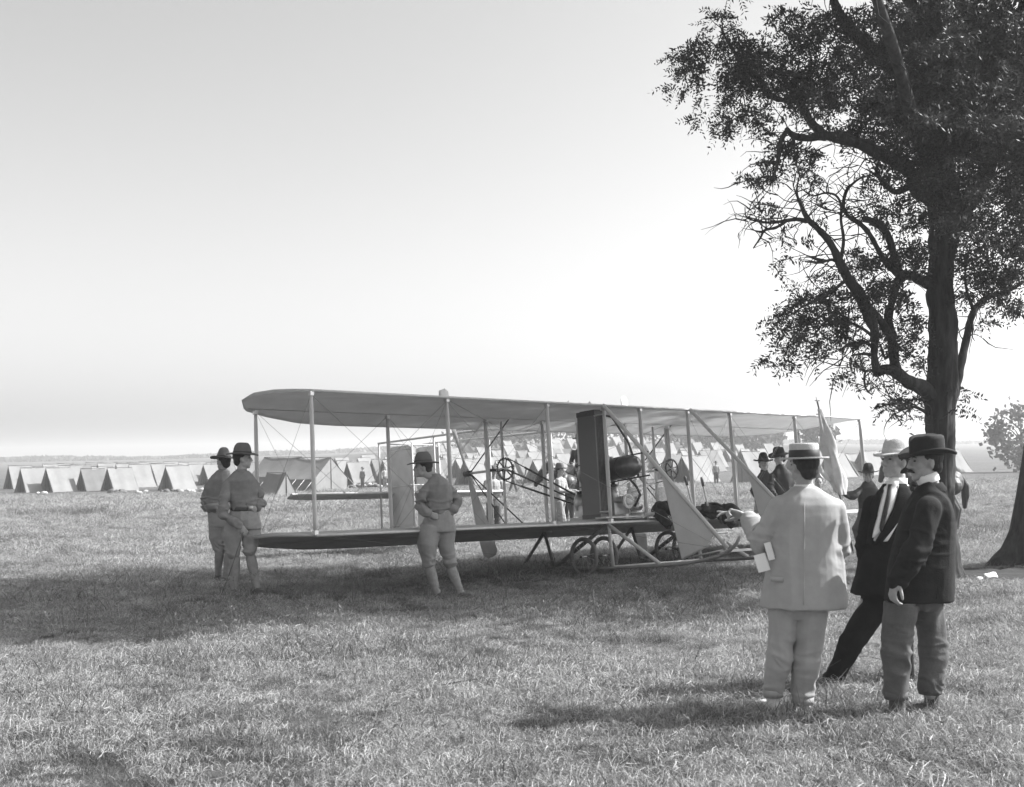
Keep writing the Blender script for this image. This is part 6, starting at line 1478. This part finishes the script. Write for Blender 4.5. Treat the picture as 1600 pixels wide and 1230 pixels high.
# ------------------------------------------------------------------ horses
def horse(label, x, y, yaw, neck_up=1.0, H=1.5, head_yaw=0, tack=True, graze=False):
    z = ground(x, y); root = empty('horse', (x, y, z), (0, 0, yaw), label, 'horse'); s = H / 1.5
    V = lambda a, b, c: Vector((a * s, b * s, c * s)); mb = MB()
    mb.ell(V(-.42, 0, 1.18), (.40 * s, .27 * s, .31 * s)); mb.ell(V(0, 0, 1.14), (.48 * s, .28 * s, .30 * s)); mb.ell(V(.40, 0, 1.14), (.34 * s, .24 * s, .34 * s)); mb.ell(V(.30, 0, 1.36), (.22 * s, .10 * s, .14 * s)); mb.ell(V(-.52, 0, 1.32), (.26 * s, .18 * s, .16 * s))
    if graze: nk = [V(.55, 0, 1.22), V(.85, 0, 1.10), V(1.10, 0, .85)]; hd = [V(1.12, 0, .90), V(1.2, 0, .62), V(1.24, 0, .40)]
    else: nk = [V(.48, 0, 1.26), V(.72, head_yaw * .05, 1.50), V(.92, head_yaw * .14, 1.70)]; hd = [V(.93, head_yaw * .14, 1.70), V(1.04, head_yaw * .24, 1.52), V(1.12, head_yaw * .34, 1.28)]
    mb.chain(nk, [.24 * s, .17 * s, .12 * s], 14, flat=.7, up=(1, 0, .3)); mb.chain(hd, [.115 * s, .105 * s, .060 * s], 14); mb.ell(hd[2] + V(.0, 0, -.01), (.062 * s, .055 * s, .07 * s)); mb.ell(hd[1] + V(-.03, 0, .02), (.10 * s, .065 * s, .11 * s))
    for k in (-1, 1): mb.tube([hd[0] + V(-.03, .055 * k, .06), hd[0] + V(-.02, .075 * k, .14), hd[0] + V(-.01, .07 * k, .21)], [.032 * s, .030 * s, .004 * s], 8, flat=.6)
    for k in (-1, 1):
        d = .06 * k
        mb.chain([V(.45, .15 * k, 1.0), V(.44 + d, .15 * k, .80), V(.45 + d, .15 * k, .48), V(.44 + d, .15 * k, .30), V(.44 + d, .15 * k, .12), V(.49 + d, .15 * k, .04)], [.13 * s, .095 * s, .055 * s, .036 * s, .042 * s, .050 * s], 10)
        mb.chain([V(-.52, .15 * k, 1.10), V(-.42 + d, .16 * k, .86), V(-.66 + d, .16 * k, .54), V(-.62 + d, .16 * k, .30), V(-.60 + d, .16 * k, .13), V(-.54 + d, .16 * k, .04)], [.22 * s, .15 * s, .062 * s, .040 * s, .044 * s, .052 * s], 10)
    fuse(mb, .017, 'body', M_horse, root, 3, lambda p: .006 * noise3(p * 6, 3))
    mb = MB(); mb.chain([V(-.76, 0, 1.30), V(-.83, 0, 1.12), V(-.83, 0, .86), V(-.80, 0, .60)], [.05 * s, .085 * s, .095 * s, .05 * s], 10); fuse(mb, .014, 'tail', M_horseblk, root, 2, lambda p: .012 * noise3(p * np.array([30, 30, 3]), 3))
    mb = MB(); up = V(-.08, 0, .07); mb.tube([nk[0] + V(-.2, 0, .2), nk[1] + V(-.12, 0, .09), nk[2] + V(-.07, 0, .09), hd[0] + V(.02, 0, .10)], [.03 * s, .05 * s, .045 * s, .02 * s], 8, flat=.5, up=(1, 0, .2)); mb.build('mane', M_horseblk, root)
    mb = MB(); mb.ell(hd[0].lerp(hd[1], .6) + V(.085, 0, .04), (.02, .025, .10)); mb.build('blaze', M_blaze, root)
    if tack:
        mb = MB(); d = (hd[2] - hd[0]).normalized()
        mb.ring(hd[0].lerp(hd[2], .72), .098 * s, .009, d, 20, 5); mb.ring(hd[0].lerp(hd[2], .22), .128 * s, .009, d, 20, 5)
        for k in (-1, 1): mb.tube([hd[0].lerp(hd[2], .22) + V(0, .125 * k, 0), hd[0].lerp(hd[2], .72) + V(0, .10 * k, 0)], .008, 5); mb.ell(hd[0].lerp(hd[2], .72) + V(0, .105 * k, 0), (.03, .012, .03))
        br = mb.build('bridle', M_leather, root)
        mb = MB(); p = [hd[0].lerp(hd[2], .78) + V(0, .09, 0), V(.75, .26, 1.15), V(.25, .2, 1.5)]; mb.tube(p, .008, 5); mb.build('reins', M_leather, root)
        mb = MB(); mb.tube([V(-.26, 0, 1.17), V(.20, 0, 1.17)], [.315 * s, .315 * s], 24, caps=False); sd_ = mb.build('saddle_blanket', M_grtr, root)
        mb = MB(); mb.ell(V(-.03, 0, 1.48), (.25 * s, .16 * s, .06 * s)); mb.ell(V(-.25, 0, 1.54), (.06 * s, .14 * s, .07 * s)); mb.ell(V(.18, 0, 1.54), (.04 * s, .05 * s, .08 * s)); fuse(mb, .015, 'saddle', M_leather, root, 2)
        for k in (-1, 1): mb = MB(); mb.tube([V(.0, .29 * k, 1.4), V(.04, .34 * k, .92)], .012, 6); mb.ring(V(.04, .345 * k, .86), .06, .012, (1, 0, 0), 16, 6); mb.build('stirrup', M_leather, root)
    return root
hA = at(916, 740, 28.2)
HY = R(226)
horse('dark bridled horse with pricked ears standing behind the engine', hA.x - .15, 28.2, HY, head_yaw=-1.3)
def rider():
    x, y = hA.x - .15, 28.2; z = ground(x, y); root = empty('person', (x, y, z), (0, 0, HY), 'mounted soldier in dark shirt sitting on the horse behind the radiator', 'person')
    V = lambda a, b, c: Vector((a, b, c)); mb = MB(); M, L = add_head(mb, V(.0, 0, 2.30), 0, R(-6), 1.0)
    mb.tube([V(0, 0, 2.3), V(-.02, 0, 2.1)], [.054, .06], 10); mb.chain([V(-.04, 0, 1.6), V(-.02, 0, 2.03)], [.09, .09], 10)
    for k in (-1, 1):
        mb.chain([V(0, .2 * k, 2.03), V(.02, .26 * k, 1.78), V(.28, .08 * k, 1.72)], [.04, .036, .026], 8); add_hand(mb, V(.28, .08 * k, 1.72), V(1, 0, -.2), V(0, -k, 0), .9, 1, k)
        mb.chain([V(-.02, .12 * k, 1.56), V(.26, .36 * k, 1.28), V(.08, .38 * k, .92)], [.06, .05, .04], 8)
    fuse(mb, .010, 'body', M_skin, root, 2); face_bits(root, (0, 0, 0), M, L, 1, detail=False)
    hat(root, (0, 0, 0), V(-.004, 0, 2.36), 0, 'campaign', M_hatd, M_band, 1.1, 0, 0, brim=.165)
    mb = MB()
    for (h0, a0), (h1, a1) in (((1.54, .16), (1.75, .15)), ((1.75, .15), (1.95, .18)), ((1.95, .18), (2.07, .15)), ((2.07, .15), (2.12, .07))): mb.tube([V(-.03, 0, h0), V(-.03, 0, h1)], [a0, a1], 20, flat=.68, up=(0, 1, 0))
    for k in (-1, 1): mb.chain([V(0, .19 * k, 2.03), V(.02, .26 * k, 1.78), V(.26, .09 * k, 1.72)], [.062, .055, .042], 12)
    fuse(mb, .014, 'shirt', M_shirt2, root, 3, folds([(V(0, .26, 1.78), .1, 1.2)], .01, 6, .005))
    mb = MB()
    for k in (-1, 1): mb.tube([V(-.05, .08 * k, 1.58), V(.26, .36 * k, 1.30), V(.20, .375 * k, 1.15)], [.13, .09, .07], 14)
    mb.ell(V(-.05, 0, 1.60), (.15, .17, .1)); fuse(mb, .014, 'breeches', M_breech, root, 3, folds([(V(.26, .36, 1.3), .1, 1.2)], .01, 6))
    for k in (-1, 1):
        mb = MB(); mb.tube([V(.22, .375 * k, 1.24), V(.08, .385 * k, .92)], [.066, .05], 12); mb.build('legging', M_legging, root)
        mb = MB(); mb.ell(V(.08, .385 * k, .90), (.06, .045, .05)); mb.ell(V(.16, .385 * k, .87), (.09, .045, .035)); fuse(mb, .011, 'boot', M_boot, root, 2)
rider()
hB = at(1453, 800, 27)
horse('dark horse standing behind the tree, only its rump, tail and hind leg showing', hB.x, 27.0, R(172), H=1.46, tack=False)
# odd stalks and twigs lying in the foreground grass
def stalk(label, pts, r, m=M_stick, name='dead_stalk'):
    p = [Vector(a) for a in pts]; mb = MB(p[0]); mb.tube(p, [r * (1 - .7 * i / (len(p) - 1)) for i in range(len(p))], 5); o = mb.build(name, m); o.location = p[0]; tag(o, label, 'twig'); return o
def gp(px, py):
    d = at(px, py, 1.0) - Vector((0, 0, CAMH)); k = -CAMH / d.z; return Vector((d.x * k, k, ground(d.x * k, k)))
a = gp(1083, 1042); stalk('dark dead stalk leaning right, left of the pointing man', [a, a + Vector((.05, 0, .12)), a + Vector((.10, 0, .26))], .004)
a = gp(1162, 1030); stalk('short upright dark stalk near the pointing man', [a, a + Vector((.0, 0, .12)), a + Vector((.005, 0, .16))], .004)
a, b, c = gp(690, 1086), gp(760, 1076), gp(815, 1072); stalk('long thin twig lying flat in the middle foreground', [a + Vector((0, 0, .06)), b + Vector((0, 0, .07)), c + Vector((0, 0, .06))], .005)
a = gp(628, 1140); stalk('bent dry stalk standing in the left foreground', [a, a + Vector((-.01, 0, .10)), a + Vector((-.035, 0, .22))], .004)
a, b, c = gp(1420, 1184), gp(1470, 1183), gp(1520, 1190); stalk('dark twig lying at the lower right', [a + Vector((0, 0, .05)), b + Vector((0, 0, .055)), c + Vector((0, 0, .05))], .005)
a, b = gp(1385, 1040), gp(1335, 1035); stalk('thin twig lying behind the feet of the felt hatted man', [a + Vector((0, 0, .05)), a.lerp(b, .5) + Vector((0, 0, .07)), b + Vector((0, 0, .06))], .005)

def weeds():
    g = random.Random(17); mb = MB(); spots = []
    for _ in range(46): spots.append((g.uniform(60, 620), g.uniform(935, 1010)))
    for _ in range(26): spots.append((g.uniform(620, 1150), g.uniform(930, 1000)))
    for _ in range(34): spots.append((g.uniform(40, 1100), g.uniform(1020, 1220)))
    for _ in range(10): spots.append((g.uniform(1330, 1580), g.uniform(1010, 1200)))
    for px, py in spots:
        p = gp(px, py); hmax = .40 if py < 1010 else .20
        for _ in range(g.choice((2, 3, 4, 5))):
            h = g.uniform(.4, 1) * hmax; l = Vector((g.uniform(-.35, .35), g.uniform(-.35, .35), 1)).normalized(); b = p + Vector((g.uniform(-.07, .07), g.uniform(-.07, .07), 0)); c = b + l * h * .55; d = b + l * h + Vector((g.uniform(-.06, .06), g.uniform(-.06, .06), -.02))
            mb.tube([b, c, d], [.0028, .0022, .0012], 4, caps=False)
            for k in range(g.choice((2, 4, 6))):
                t = g.uniform(.5, 1); q = c.lerp(d, t * 2 - 1); a = Vector((g.uniform(-1, 1), g.uniform(-1, 1), g.uniform(.2, 1))).normalized(); e = a.orthogonal().normalized()
                L_ = g.uniform(.018, .045); mb.add([q, q + a * L_ * .5 + e * L_ * .2, q + a * L_, q + a * L_ * .5 - e * L_ * .2], [(0, 1, 2, 3)])
    o = mb.build('tall_weeds', mat('weed_seedhead', .18, .9, .4, 9, transl=.3)); tag(o, 'thin tall weeds with seed heads scattered through the foreground grass', 'weeds', kind='stuff')
weeds()
